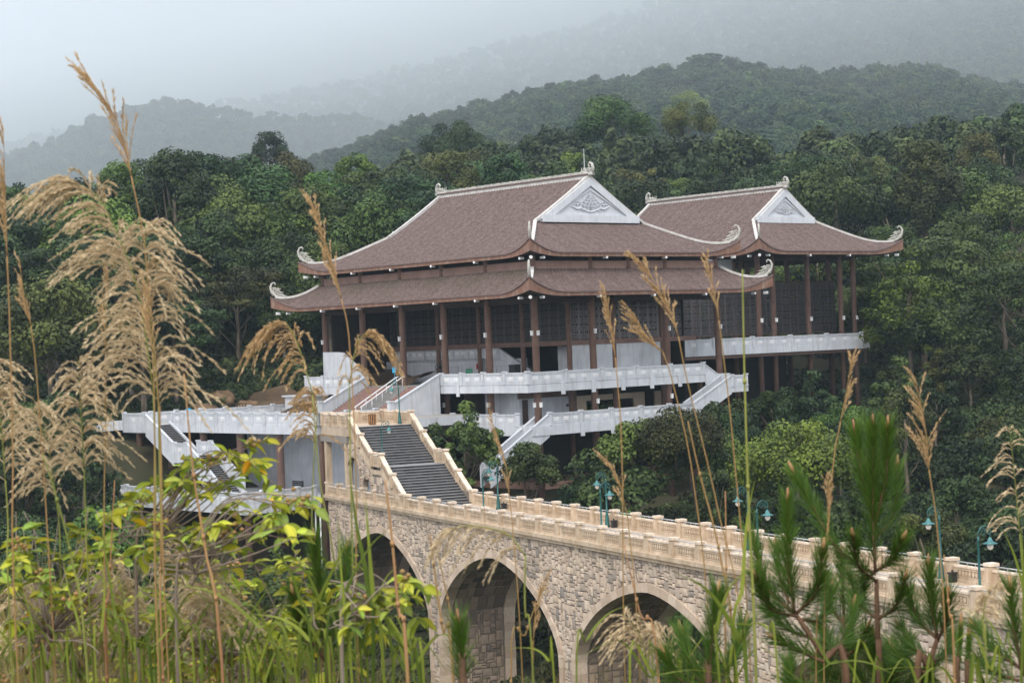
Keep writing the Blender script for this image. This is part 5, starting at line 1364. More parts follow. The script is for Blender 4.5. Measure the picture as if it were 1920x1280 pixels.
def green_chair():
    t = thing('folding_chair', 'green reclining chair on the main floor between two black fans', 'chair', hall_w(2.6, 13.2, -3.94), TH - 0.9)
    mb = MB(); mb.box(-0.35, 0.35, -0.4, 0.45, 0.4, 0.5); mb.build('seat', M['green_pl'], t)
    mb = MB(); mb.hexa([(-0.35, 0.4, 0.5), (0.35, 0.4, 0.5), (0.35, 0.5, 0.5), (-0.35, 0.5, 0.5), (-0.35, 0.75, 1.5), (0.35, 0.75, 1.5), (0.35, 0.85, 1.5), (-0.35, 0.85, 1.5)]); mb.build('backrest', M['green_pl'], t)
    for x in (-0.3, 0.3):
        for y in (-0.35, 0.4): mb = MB(); mb.tube([(x, y, 0), (x, y, 0.4)], 0.03, 5); mb.build('leg', M['black'], t)
green_chair()
mb = MB(); mb.box(-0.12, 0.12, -0.06, 0.06, 0, 0.55); mb.tube([(0, -0.05, 0.1), (0.12, -0.1, 0.35)], 0.03, 5)
o = mb.build('fire_extinguisher_box', M['red_pl'], None, hall_w(7.05, 17.0, -2.6)); o.rotation_euler = (0, 0, TH); tag(o, 'small red fire box on the white wall behind the left fan', 'fire box')
def speaker_cabinet():
    t = thing('cabinet', 'black cabinet standing on the main floor behind the fifth column', 'cabinet', hall_w(4.2, 7.9, -3.94), TH)
    mb = MB(); mb.box(-0.4, 0.4, -0.4, 0.4, 0.08, 1.7); mb.build('body', M['black'], t)
    mb = MB(); mb.box(-0.44, 0.44, -0.44, 0.44, 1.705, 1.78); mb.build('top', M['black'], t)
    mb = MB(); mb.box(-0.34, 0.34, -0.34, 0.34, 0, 0.075); mb.build('plinth', M['black'], t)
speaker_cabinet()
def bench(label, p, rz, mat):
    t = thing('bench', label, 'bench', p, rz)
    for k in range(3): mb = MB(); mb.box(-0.9, 0.9, -0.22 + 0.16 * k, -0.08 + 0.16 * k, 0.42, 0.47); mb.build('seat_slat', mat, t)
    for k in range(3): mb = MB(); mb.box(-0.9, 0.9, 0.26, 0.3, 0.55 + 0.17 * k, 0.68 + 0.17 * k); mb.build('back_slat', mat, t)
    for x in (-0.8, 0.8): mb = MB(); mb.box(x - 0.04, x + 0.04, -0.22, -0.16, 0, 0.42); mb.box(x - 0.04, x + 0.04, 0.301, 0.35, 0, 1.05); mb.build('leg', mat, t)
bench('black slatted bench under the white terrace beside a brown column', hall_w(-15.5, 16.5, -13.2), TH + 1.57, M['black'])
# rustic timber fence and low white kiosk wall behind the terrace parapet, boulders on the bank
fe = thing('rustic_fence', 'low brown timber picket fence at the back of the white terrace', 'fence', hall_w(-4.5, 27.5, -6.7), TH + math.pi / 2)
for k in range(26):
    mb = MB(); h = 1.5 + 0.25 * math.sin(k * 2.1); mb.tube([(-5 + 0.42 * k, 0, 0), (-5 + 0.42 * k + 0.05 * math.sin(k), 0, h)], 0.07, 5); mb.build('picket', M['wood'], fe)
for z in (0.5, 1.15): mb = MB(); mb.tube([(-5.2, 0.08, z), (6, 0.08, z)], 0.06, 5); mb.build('rail', M['wood'], fe)
def boulder(px, py, Y, s, label, seed):
    R = np.random.RandomState(seed); p = at(px, py, Y); V = []; n = 14; k = 9
    mb = MB(); rows = []
    for i in range(k):
        th_ = math.pi * (i + 0.02) / (k - 0.96); rows.append([])
        for j in range(n + 1):
            a = 2 * math.pi * (j % n) / n; q = 1 + 0.22 * math.sin(3 * a + seed) * math.sin(2 * th_ + seed) + 0.12 * math.sin(7 * a + 2 * i)
            rows[-1].append((s[0] * q * math.sin(th_) * math.cos(a), s[1] * q * math.sin(th_) * math.sin(a), s[2] * q * math.cos(th_)))
    mb.grid(rows); o = mb.build('boulder', M['rock'], None, p, smooth=True); tag(o, label, 'boulder')
boulder(412, 750, 206, (1.9, 1.4, 0.9), 'large flat-topped brown boulder on the earth bank behind the terrace', 1)
boulder(372, 768, 204, (2.3, 1.2, 0.6), 'long low brown boulder lying behind the terrace parapet', 2)
boulder(462, 765, 206, (1.4, 1.1, 0.8), 'smaller brown boulder on the bank right of the flat-topped one', 3)
boulder(560, 745, 212, (3.2, 1.6, 1.5), 'brown rock outcrop half hidden by dry grass behind the timber fence', 4)
bank = MB(); rows = []
for i in range(10):
    rows.append([])
    for j in range(26):
        u = 22 + j * 1.35; v = -6.0 + i * 1.3; p = hall_w(v, u)
        rows[-1].append((p.x, p.y, -6.6 + i * 0.42 + 0.5 * math.sin(j * 0.9 + i) * (i > 0)))
bank.grid(rows); bank.build('earth_bank', M['soil'], None, smooth=True, kind='structure')
def kiosk():
    t = thing('ticket_booth', 'small flat-roofed white booth on the terrace left of the red stairs', 'booth', hall_w(-3.4, 33.0, -6.7), TH)
    mb = MB(); mb.box(-0.9, 1.2, -2.2, 2.2, 0, 1.9); mb.build('wall', WH, t)
    mb = MB(); mb.box(-1.1, 1.4, -2.5, 2.5, 1.905, 2.05); mb.build('roof', WH, t)
    mb = MB(); mb.box(-0.93, -0.905, -1.4, 0.6, 0.7, 1.5); mb.build('window', M['black'], t)
kiosk()
def blue_bin():
    t = thing('litter_bin', 'blue plastic litter bin at the back of the terrace by the dark gate', 'litter bin', hall_w(-13.0, 40.2, -6.7), TH)
    mb = MB(); mb.lathe([(0.28, 0), (0.34, 0.8), (0.36, 0.85)], 10); mb.build('body', M['blue_pl'], t)
    mb = MB(); mb.lathe([(0.38, 0.855), (0.34, 1.05), (0.1, 1.18)], 10); mb.build('lid', M['blue_pl'], t)
blue_bin()
gt = thing('gate', 'dark metal gate in the terrace parapet at the head of the outer stair', 'gate', hall_w(-10.0, 36.0, -6.7), TH)
for k in range(9): mb = MB(); mb.box(-1.4 + 0.33 * k, -1.34 + 0.33 * k, -0.03, 0.03, 0.08, 1.45); mb.build('bar', M['black'], gt)
for z in (0.1, 1.4): mb = MB(); mb.box(-1.5, 1.5, -0.04, 0.04, z, z + 0.08); mb.build('rail', M['black'], gt)
mb = MB(); mb.box(-0.22, 0.22, -0.02, 0.02, 0, 0.55); mb.tube([(0, 0.04, -1.2), (0, 0.04, 0.5)], 0.03, 5); o = mb.build('notice_sign', M['blue_pl'], None, hall_w(-1.0, 20.4, -2.6)); o.rotation_euler = (0, 0, TH - 1.2); tag(o, 'small blue notice on a thin stand at the top of the red stairs', 'sign')

# paved path leaving the terrace to the left, with a low kerb
pa = MB(); q0 = hall_w(-17, 41.3); rows = []
for i in range(14):
    t = i / 13; c = Vector((q0.x - 44 * t, q0.y + 3 * t - 6 * t * t, -6.75 - 1.2 * t)); rows.append([(c.x, c.y - 1.7, c.z), (c.x, c.y + 1.7, c.z)])
pa.grid(rows); pa.build('path', M['floor'], None, kind='structure')
kb = thing('path_wall', 'low grey kerb wall along the path leaving the terrace to the left', 'wall', (q0.x, q0.y - 1.7, -6.75))
for i in range(13):
    a = Vector(rows[i][0]) - kb.location; b = Vector(rows[i + 1][0]) - kb.location
    mb = MB(); sweep(mb, [a + Vector((0, 0, -0.6)), b + (a - b) * 0.02 + Vector((0, 0, -0.6))], 0.3, 1.0); mb.build('kerb_block', M['white'], kb)

# ------------------------------------------------------------------ foreground plants on the near slope
def fg_mat(name, dark, light, transl=0.3, rough=0.6, objcol=False):
    return leaf_mat(name, dark, light, rough=rough, transl=transl, objcol=objcol)
M['plume'] = fg_mat('dry_plume', (0.39, 0.295, 0.175), (0.84, 0.695, 0.47), 0.4, 0.8)
M['gold'] = fg_mat('golden_plume', (0.36, 0.235, 0.11), (0.74, 0.54, 0.31), 0.4, 0.8)
M['stalk'] = pm('grass_stalk', (0.25, 0.17, 0.06), (0.33, 0.19, 0.08), 1.5, 0.6)
M['stalkred'] = pm('reddish_stalk', (0.28, 0.13, 0.07), (0.38, 0.24, 0.10), 2.5, 0.6)
M['stalkgreen'] = pm('green_stalk', (0.14, 0.17, 0.035), (0.24, 0.25, 0.06), 2.5, 0.55)
M['blade'] = fg_mat('grass_blade', (0.07, 0.115, 0.018), (0.26, 0.31, 0.045), 0.35, 0.5)
M['dryblade'] = fg_mat('dry_blade', (0.20, 0.15, 0.055), (0.40, 0.31, 0.14), 0.35, 0.7)
M['fgleaf'] = leaf_mat('shrub_leaf', (0.18, 0.245, 0.032), (0.47, 0.53, 0.09), rough=0.45, transl=0.35)
M['twig'] = pm('grey_twig', (0.16, 0.12, 0.09), (0.28, 0.23, 0.19), 6, 0.8)
M['needle'] = fg_mat('pine_needles', (0.022, 0.065, 0.009), (0.115, 0.21, 0.03), 0.2, 0.45)
M['needle2'] = fg_mat('young_needles', (0.07, 0.16, 0.02), (0.18, 0.32, 0.05), 0.25, 0.45)
M['pinebark'] = pm('pine_bark', (0.09, 0.05, 0.03), (0.17, 0.10, 0.06), 12, 0.85)
VIEW = np.array([0.0, 1.0, 0.0])
def smooth_path(P, n):
    P = np.array([tuple(p) for p in P], float); k = len(P)
    if k == 2: P = np.array([P[0], (P[0] + P[1]) / 2, P[1]]); k = 3
    Q = np.concatenate([[2 * P[0] - P[1]], P, [2 * P[-1] - P[-2]]]); out = []
    for t in np.linspace(0, k - 1 - 1e-6, n):
        i = int(t); u = t - i; a, b, c, d = Q[i], Q[i + 1], Q[i + 2], Q[i + 3]
        out.append(0.5 * ((2 * b) + (-a + c) * u + (2 * a - 5 * b + 4 * c - d) * u * u + (-a + 3 * b - 3 * c + d) * u ** 3))
    return np.array(out)
def pxpath(pts, Y, dy=0.0):
    return [at(x, y, Y + dy * i / max(1, len(pts) - 1)) for i, (x, y) in enumerate(pts)]
def root_down(p, dx=0.0):
    """from a point low in the frame to the ground under it"""
    g = float(ground_z(p.x + dx, p.y)); return Vector((p.x + dx, p.y + 0.1, g - 0.05))
def ribbon(pts, widths, rs, twist=0.6):
    """flat blade along a path: returns verts, faces"""
    n = len(pts); T = np.gradient(pts, axis=0); T /= np.linalg.norm(T, axis=1, keepdims=True) + 1e-9
    a = np.array([math.cos(twist), math.sin(twist), 0.15]); S = a - T * (T @ a)[:, None]; S /= np.linalg.norm(S, axis=1, keepdims=True) + 1e-9
    W = np.asarray(widths)[:, None] / 2
    N = np.cross(T, S)
    L = pts - S * W + N * W * 0.35; Rr = pts + S * W + N * W * 0.35
    V = np.stack([L, pts, Rr], 1).reshape(-1, 3); F = []
    for i in range(n - 1):
        b = i * 3; F += [(b, b + 1, b + 4, b + 3), (b + 1, b + 2, b + 5, b + 4)]
    return V, np.array(F)
def plume_mesh(rachis, nstr, length, side, grav, seed, mat, spread=0.6, spk=0.012):
    """feathery panicle: rachis points (n,3); side -1 droops left, 1 right, 0 both"""
    R = np.random.RandomState(seed); V = []; F = []; T = []; nb = 0
    n = len(rachis); tg = np.gradient(rachis, axis=0); tg /= np.linalg.norm(tg, axis=1, keepdims=True)
    for k in range(nstr):
        t = R.rand() ** 0.9; i = min(n - 1, int(t * (n - 1))); p0 = rachis[i]; d0 = tg[i]
        sg = side if side else (1 if R.rand() > 0.5 else -1)
        if R.rand() < 0.15: sg = -sg
        lat = np.array([sg * (0.4 + 0.6 * R.rand()), R.normal() * 0.45, 0.1 * R.normal()])
        dirn = d0 * (0.55 + 0.5 * R.rand()) + lat * spread; dirn /= np.linalg.norm(dirn)
        L = length * 0.88 * (0.5 + 0.65 * R.rand()) * (1.0 - 0.45 * t); m = 9
        s = np.linspace(0, 1, m)[:, None]
        P = p0 + dirn * L * s + np.array([0, 0, -1.0]) * grav * L * s ** 2 + np.array([sg * 0.1, 0, 0]) * L * s ** 2 + R.normal(size=(1, 3)) * 0.03 * L * s
        ns = int(L / 0.0026); u = R.rand(ns) ** 0.8 * (m - 1.001); ii = u.astype(int); fr = (u - ii)[:, None]
        Q = P[ii] * (1 - fr) + P[ii + 1] * fr; dq = P[ii + 1] - P[ii]; dq /= np.linalg.norm(dq, axis=1, keepdims=True)
        dd = dq + R.normal(size=Q.shape) * 0.2; dd /= np.linalg.norm(dd, axis=1, keepdims=True)
        ss = np.cross(dd, R.normal(size=Q.shape)); ss /= np.linalg.norm(ss, axis=1, keepdims=True)
        l = spk * (0.7 + 0.7 * R.rand(ns))[:, None]; w = l * 0.11
        q = np.stack([Q, Q + dd * l * 0.5 + ss * w, Q + dd * l, Q + dd * l * 0.5 - ss * w], 1).reshape(-1, 3)
        V.append(q); F.append(np.arange(len(q)).reshape(-1, 4) + nb); nb += len(q); T.append(np.clip(R.rand() * 0.5 + R.rand(ns) * 0.6, 0, 1))
        for tw in (0.0, 1.4):
            rv, rf_ = ribbon(P, np.linspace(0.0022, 0.0008, m), R, tw); V.append(rv); F.append(rf_ + nb); nb += len(rv); T.append(np.full(len(rf_), 0.35))
    return np_mesh('plume', np.concatenate(V), np.concatenate(F), mat, tone=np.concatenate(T))
def grass_plume(label, stem_px, rachis_px, Y, nstr_, length, side, grav, seed, mat='plume', spread=0.6, stalk='stalkgreen', r=0.0019, name='plume_grass', spk=0.0135, group=None):
    nstr = int(nstr_ * 0.8)
    st = pxpath(stem_px, Y); base = root_down(st[0])
    t = thing(name, label, 'grass plume', base, 0, group)
    off = np.array(base)
    path = smooth_path([base] + st + [at(*rachis_px[0], Y)], 18) - off
    mb = MB(); mb.tube([tuple(p) for p in path], list(np.linspace(r * 1.3, r, 18)), 6); mb.build('stem', M[stalk], t, smooth=True)
    rc = smooth_path(pxpath(rachis_px, Y), 40) - off
    mb = MB(); mb.tube([tuple(p) for p in rc[::3]], list(np.linspace(r, r * 0.35, len(rc[::3]))), 5); mb.build('rachis', M[stalk], t, smooth=True)
    link(plume_mesh(rc, nstr, length, side, grav, seed, M[mat], spread, spk), 'plume', t)
    return t
# drooping ripe plumes
grass_plume('large tan plume bent over to the left, the tallest drooping plume at the left', [(296, 1180), (292, 900)], [(288, 740), (262, 560), (225, 450), (180, 365), (118, 335)], 4.6, 150, 0.30, -1, 0.75, 1)
grass_plume('tall upright tan plume drooping both ways, just right of the largest one', [(312, 1180), (300, 900)], [(297, 760), (283, 620), (274, 520), (272, 425)], 4.7, 150, 0.27, 0, 0.95, 2, spread=0.75)
grass_plume('small tan plume with a pale erect tip below the largest plume', [(170, 1180), (160, 950)], [(158, 880), (152, 780), (146, 675)], 4.9, 95, 0.20, 0, 0.9, 3, spread=0.8)
grass_plume('tan plume half cut off by the left edge, level with the terrace', [(20, 1200), (15, 980)], [(10, 900), (0, 780), (-15, 680)], 4.8, 75, 0.19, 1, 0.9, 4, spread=0.8)
grass_plume('low tan plume in front of the end of the white terrace', [(120, 1200), (112, 1000)], [(105, 930), (88, 830), (60, 760)], 5.0, 70, 0.18, 0, 0.9, 5, spread=0.85)
grass_plume('golden-brown drooping plume before the left end of the hall, arching over', [(640, 1200), (600, 900)], [(586, 740), (560, 650), (535, 605), (505, 610)], 5.2, 62, 0.17, -1, 1.1, 6, 'gold', 0.5, 'stalkgreen')
grass_plume('golden-brown plume drooping before the red staircase', [(668, 1250), (660, 1000), (656, 800)], [(655, 720), (668, 650), (690, 622), (712, 640)], 5.0, 42, 0.13, 1, 1.2, 7, 'gold', 0.4, 'stalkgreen')
grass_plume('thin brown plume hanging in front of the stone wall under the steps', [(600, 1250), (585, 1000)], [(590, 830), (595, 765), (585, 730)], 5.4, 40, 0.17, -1, 0.9, 16, 'gold', 0.6)
grass_plume('hazy tan plume hanging over the middle arch', [(1000, 1275), (985, 1150)], [(985, 1040), (950, 1000), (890, 985), (840, 990)], 4.4, 34, 0.13, -1, 1.3, 8, spread=0.35)
grass_plume('brown drooping plume in front of the third arch', [(1225, 1275), (1215, 1250)], [(1212, 1230), (1195, 1180), (1165, 1150)], 5.0, 50, 0.17, 0, 1.0, 9, spread=0.75)
grass_plume('second brown plume beside it in front of the third arch', [(1290, 1278), (1275, 1265)], [(1270, 1245), (1255, 1200), (1225, 1170)], 5.2, 40, 0.16, 0, 1.0, 19, spread=0.75)
grass_plume('loose feathery plume at the right edge above the lamps', [(1935, 1250), (1918, 1080)], [(1912, 1000), (1903, 900), (1893, 795)], 5.6, 42, 0.15, 0, 0.85, 10, spread=0.85)
grass_plume('small blurred plume low at the right edge before the bridge wall', [(1850, 1278), (1845, 1200)], [(1843, 1160), (1850, 1120), (1868, 1095)], 4.2, 40, 0.06, 0, 1.1, 11, spread=0.5)
grass_plume('feathery tan plume low among the yellow-green shrubs', [(420, 1278), (410, 1240)], [(405, 1200), (400, 1120), (385, 1060)], 5.0, 110, 0.18, 0, 0.95, 12, spread=0.8)
grass_plume('pale plume at bottom left among the leaves', [(250, 1278), (242, 1240)], [(236, 1210), (230, 1120), (205, 1060)], 5.3, 100, 0.18, 0, 0.95, 13, spread=0.8)
grass_plume('dry plume behind the shrub below the lower terrace corner', [(345, 1275), (340, 1200)], [(335, 1150), (328, 1070), (318, 1010)], 5.6, 70, 0.15, 0, 0.95, 14, spread=0.8)
grass_plume('pale feathery plume at the bottom left corner', [(75, 1278), (70, 1250)], [(66, 1220), (60, 1160), (40, 1100)], 5.1, 90, 0.18, 0, 0.95, 33, spread=0.8)
# narrow golden plumes, still closed
def spike(label, stem_px, tuft_px, Y, seed, nstr=34, length=0.10, side=-1, stalk='stalk', r=0.0016, spread=0.14, grav=0.06):
    grass_plume(label, stem_px, tuft_px, Y, nstr, length, side, grav, seed, 'gold', spread, stalk, r, 'golden_grass', 0.011)
spike('very tall golden spike curving left high above the forest at the left', [(310, 1150), (300, 800), (272, 470)], [(246, 330), (228, 255), (205, 200), (150, 125)], 4.6, 21, 46, 0.16, -1)
spike('tall pale golden spike at the extreme left edge', [(30, 1200), (24, 850), (18, 600)], [(13, 480), (10, 380), (6, 240)], 4.4, 22, 30, 0.14)
spike('short orange spike near the left edge', [(98, 1150), (70, 720)], [(58, 610), (46, 560), (36, 485)], 4.8, 23, 24, 0.07)
spike('orange spike standing in front of the large left plume', [(200, 1200), (198, 780)], [(198, 660), (199, 580), (203, 515)], 4.9, 24, 24, 0.09)
spike('second orange spike in front of the upright left plume', [(296, 1230), (290, 780)], [(286, 660), (280, 600), (277, 550)], 4.5, 25, 26, 0.1)
spike('golden spike crossing the upper roof of the main hall', [(672, 1250), (668, 900), (655, 640)], [(640, 560), (622, 490), (586, 382)], 4.7, 26, 40, 0.11)
spike('golden spike in front of the right columns of the main hall, leftmost there', [(1172, 1270), (1166, 850)], [(1154, 670), (1146, 610), (1134, 540)], 5.2, 27, 26, 0.09)
spike('branched golden spike over the right end of the main hall', [(1335, 1270), (1300, 900), (1262, 720)], [(1243, 660), (1210, 625), (1190, 590)], 5.0, 28, 34, 0.10, -1, spread=0.3)
spike('tall orange spike across the lower eave of the main hall', [(1400, 1270), (1345, 950), (1290, 720)], [(1272, 630), (1245, 560), (1200, 490)], 4.9, 29, 44, 0.10, -1, spread=0.22)
spike('slender orange spike before the right corner of the main hall', [(1408, 1272), (1376, 850), (1358, 680)], [(1348, 600), (1338, 540), (1327, 490)], 5.0, 30, 22, 0.08)
spike('orange spike standing alone below the rear hall', [(1545, 1270), (1560, 900)], [(1576, 790), (1588, 730), (1596, 675)], 5.0, 31, 26, 0.09, 1)
spike('open golden spike right of the tallest pine', [(1775, 1270), (1758, 1000)], [(1742, 880), (1735, 800), (1718, 715)], 4.9, 32, 40, 0.12, -1, spread=0.34)
spike('short golden spike before the second far lamp', [(1200, 1270), (1180, 1000)], [(1172, 950), (1160, 900), (1136, 860)], 5.2, 34, 26, 0.08, -1)
spike('golden spike tip above the pines', [(1530, 1270), (1548, 1030)], [(1552, 980), (1552, 930), (1548, 900)], 5.0, 35, 20, 0.06, 1)
spike('golden spike before the small tree by the steps', [(980, 1278), (962, 1000)], [(955, 930), (946, 860), (912, 760)], 5.3, 36, 26, 0.07, -1)
spike('orange spike low in front of the middle arch', [(1000, 1278), (1000, 1240)], [(1000, 1200), (1005, 1140), (1020, 1090)], 5.0, 37, 24, 0.07, 1)
# bare stalks
def stalk(label, pts, Y, r, mat):
    P = pxpath(pts, Y); base = root_down(P[0]); t = smooth_path([base] + P, 16) - np.array(base)
    mb = MB(); mb.tube([tuple(p) for p in t], list(np.linspace(r * 1.25, r * 0.5, 16)), 6)
    for q in (5, 8, 11): mb.tube([tuple(t[q] - np.array([0, 0, 0.006])), tuple(t[q] + np.array([0, 0, 0.006]))], r * 1.35, 6)
    o = mb.build('grass_stalk', M[mat], None, base, smooth=True); tag(o, label, 'grass stalk')
stalk('bright yellow-green stalk rising before the right end of the main hall', [(1418, 1275), (1404, 950), (1396, 700), (1392, 505)], 4.6, 0.0038, 'stalkgreen')
stalk('reddish stalk rising through the yellow-green shrub', [(418, 1270), (385, 1030), (362, 880), (345, 700)], 4.5, 0.0036, 'stalkred')
stalk('thin brown stalk left of the white outer stair', [(306, 1270), (302, 1000), (300, 760)], 4.7, 0.003, 'stalkred')
stalk('brown stalk crossing the middle arch to the left', [(850, 1278), (830, 1180), (812, 1050), (806, 1000)], 4.4, 0.003, 'stalk')
stalk('pale straight stalk crossing the middle arch', [(864, 1278), (845, 1150), (815, 1010)], 4.8, 0.0025, 'stalk')
stalk('pale leaning stalk at the right foot of the middle arch', [(958, 1278), (985, 1190), (1005, 1130)], 4.8, 0.0024, 'stalk')
stalk('reddish thick stalk before the first arch', [(765, 1278), (748, 1150), (735, 1010), (722, 900)], 4.3, 0.0042, 'stalkred')
stalk('dark green stalk leaning left in front of the lower-left shrub', [(165, 1275), (135, 1050), (105, 930), (80, 850)], 4.6, 0.0032, 'stalkgreen')
stalk('bronze stalk rising from the yellow-green shrub into the white stair', [(200, 1270), (205, 1100), (215, 900)], 4.9, 0.0028, 'stalkred')
stalk('brown stalk before the third arch leaning left', [(1235, 1278), (1200, 1150), (1170, 1020)], 4.6, 0.0028, 'stalkred')
stalk('straight brown stalk between the pines', [(1362, 1278), (1362, 1100), (1360, 920)], 4.8, 0.0028, 'stalkred')
stalk('tall straw stalk between the pines and the third arch', [(1378, 1278), (1352, 1050), (1310, 880), (1290, 790)], 4.7, 0.003, 'stalk')
stalk('thin straw stalk at the right of the tall pine', [(1790, 1278), (1780, 1150), (1770, 1040)], 4.5, 0.0028, 'stalk')

R3 = np.random.RandomState(90)
# long arching grass leaves
def clump(label, blades, Y, mat, seed, name='grass_clump'):
    R = np.random.RandomState(seed); p0 = at(*blades[0][0][0], Y); base = root_down(p0)
    t = thing(name, label, 'grass clump', base)
    for pts, w in blades:
        yy = Y + R.uniform(-0.25, 0.25); P = pxpath(pts, yy)
        g = root_down(P[0], R.uniform(-0.1, 0.1)); path = smooth_path([g] + P, 22) - np.array(base)
        wd = w * 0.62 * np.clip(np.concatenate([np.linspace(0.25, 1, 11), np.linspace(1, 0.05, 11)]), 0, 1)
        V, F = ribbon(path, wd, R, R.uniform(-0.5, 0.5)); link(np_mesh('blade', V, F, M[mat], tone=np.clip(np.full(len(F), R.rand()) + np.repeat(np.linspace(-.15, .25, 21), 2), 0, 1), smooth=True), 'blade', t)
    return t
clump('clump of long green and yellowing leaves before the first arch', [
    ([(700, 1280), (690, 1100), (668, 980), (655, 880)], .020), ([(660, 1285), (650, 1180), (640, 1080), (632, 960)], .016), ([(640, 1280), (600, 1130), (560, 1060), (500, 1075)], .015),
    ([(610, 1280), (640, 1130), (690, 1030), (730, 990)], .013), ([(560, 1280), (585, 1160), (628, 1060), (668, 985)], .018), ([(690, 1280), (700, 1160), (720, 1090), (745, 1060)], .013),
    ([(720, 1280), (700, 1120), (690, 1000), (685, 930)], .018), ([(590, 1280), (560, 1120), (530, 1050), (480, 1010)], .013), ([(740, 1280), (712, 1150), (690, 1080), (650, 1040)], .015),
    ([(680, 1280), (690, 1230), (720, 1190), (790, 1200), (840, 1260)], .016), ([(640, 1280), (655, 1200), (690, 1150), (740, 1140)], .014), ([(620, 1285), (580, 1200), (530, 1160), (470, 1150)], .016)], 4.6, 'blade', 41)
clump('green grass leaves arching across the bottom left', [
    ([(560, 1285), (480, 1170), (400, 1110), (320, 1095)], .014), ([(340, 1285), (280, 1210), (170, 1190), (80, 1185)], .011), ([(180, 1280), (190, 1180), (195, 1090), (182, 1010)], .015),
    ([(420, 1285), (470, 1230), (540, 1235), (600, 1270)], .012), ([(230, 1285), (215, 1150), (195, 1020), (190, 960)], .012), ([(380, 1285), (345, 1180), (300, 1110), (250, 1060)], .014),
    ([(60, 1285), (62, 1200), (50, 1130), (20, 1080)], .012), ([(450, 1285), (455, 1190), (490, 1120), (520, 1090)], .013), ([(130, 1285), (150, 1190), (130, 1110), (120, 1060)], .012)], 4.7, 'blade', 42)
clump('yellow-green grass leaves arching among the pines', [
    ([(1400, 1285), (1385, 1200), (1330, 1110), (1260, 1070)], .022), ([(1350, 1285), (1345, 1180), (1370, 1100), (1430, 1045)], .014), ([(1460, 1285), (1440, 1180), (1400, 1170), (1340, 1170)], .010),
    ([(1500, 1285), (1560, 1245), (1620, 1240), (1680, 1265)], .012), ([(1600, 1285), (1650, 1255), (1740, 1250), (1800, 1265)], .011), ([(1380, 1285), (1392, 1100), (1400, 980), (1415, 900)], .016),
    ([(1180, 1285), (1230, 1265), (1310, 1255), (1400, 1275)], .013), ([(1080, 1285), (1100, 1200), (1140, 1150), (1190, 1130)], .011), ([(1040, 1285), (1030, 1240), (1000, 1215), (940, 1215)], .011)], 4.5, 'blade', 43)
def arcs(x0, x1, n, ytop, R):
    out = []
    for _ in range(n):
        x = R.uniform(x0, x1); d = R.choice([-1, 1]) * R.uniform(30, 150); yt = ytop + R.uniform(-40, 70)
        out.append(([(x, 1290), (x + d * 0.25, yt + 70), (x + d * 0.65, yt), (x + d * 1.2, yt + R.uniform(10, 70))], R.uniform(.009, .017)))
    return out
clump('tangle of arching green grass leaves along the bottom left', arcs(0, 420, 30, 1140, R3), 5.0, 'blade', 45)
clump('tangle of arching dry grass leaves below the yellow-green shrubs', arcs(30, 620, 34, 1130, R3), 5.4, 'dryblade', 46)
clump('tangle of arching green grass leaves along the bottom centre', arcs(430, 800, 22, 1150, R3), 4.9, 'blade', 47)
clump('low arching green grass leaves under the pines', arcs(1250, 1900, 13, 1225, R3), 4.8, 'blade', 48)
clump('tall green grass leaves at the right edge', [
    ([(1915, 1285), (1922, 1150), (1918, 1050), (1915, 985)], .020), ([(1935, 1285), (1928, 1150), (1905, 1050), (1882, 995)], .014), ([(1900, 1285), (1880, 1210), (1850, 1160), (1800, 1140)], .011)], 4.4, 'blade', 44)
# dense dry grass filling the foot of the picture: nobody could count it
R = np.random.RandomState(50); V = []; F = []; T = []; nb = 0
for k in range(11000):
    Y = R.uniform(4.9, 9.5); px = R.uniform(-80, 2000)
    top = 1020 + 230 * min(1, max(0, (px - 150) / 650)) if px < 900 else (1235 if px < 1250 else 1205)
    top += abs(R.normal()) * 110 - 20
    p = at(px, top, Y); g = float(ground_z(p.x, Y)); b = np.array([p.x + R.normal() * 0.4, Y + R.normal() * 0.1, g]); e = np.array(p); dr = np.array([R.normal() * 0.5, R.normal() * 0.2, -abs(R.normal()) * 0.25])
    m = 7; s = np.linspace(0, 1, m)[:, None]; P = b + (e - b) * s + dr * np.clip(s - 0.55, 0, 1) * 1.6
    v, f = ribbon(P, (0.0014 + 0.0028 * R.rand()) * np.array([1, 1, .95, .85, .65, .4, .08]), R, R.uniform(0, 3.1)); V.append(v); F.append(f + nb); nb += len(v); T.append(np.full(len(f), R.rand()))
cut = len(V) * 3 // 10
def pack(a, b, name, mat):
    off = sum(len(v) for v in V[:a]); link(np_mesh(name, np.concatenate(V[a:b]), np.concatenate(F[a:b]) - off, mat, tone=np.concatenate(T[a:b]), smooth=True), name, kind='stuff')
pack(0, cut, 'green_grass', M['blade']); pack(cut, len(V), 'dry_grass', M['dryblade'])

# broad-leaved shrubs, each leaf a part
def leaf_mesh(seed, L=0.056):
    R = np.random.RandomState(seed); n = 7; V = []; F = []
    for i in range(n):
        t = i / (n - 1); w = L * 0.27 * math.sin(math.pi * min(1, t * 0.93 + 0.05)) ** 0.75 * (1 - 0.25 * t) if 0 < i < n - 1 else 0.001
        z = -0.25 * L * t * t + 0.02 * L * math.sin(5 * t + seed); x = L * t
        for q in (-1, -0.5, 0, 0.5, 1): V.append((x, q * w, z + abs(q) * w * 0.38 + 0.06 * w * math.sin(9 * t + 3 * q) + R.normal() * 0.0006))
    for i in range(n - 1):
        for j in range(4): b = i * 5 + j; F.append((b, b + 1, b + 6, b + 5))
    tn = [0.35 + 0.3 * ((j == 1) or (j == 2)) + 0.15 * R.rand() for i in range(n - 1) for j in range(4)]
    return np_mesh('leaf', np.array(V), np.array(F), M['fgleaf'], tone=np.array(tn), smooth=True)
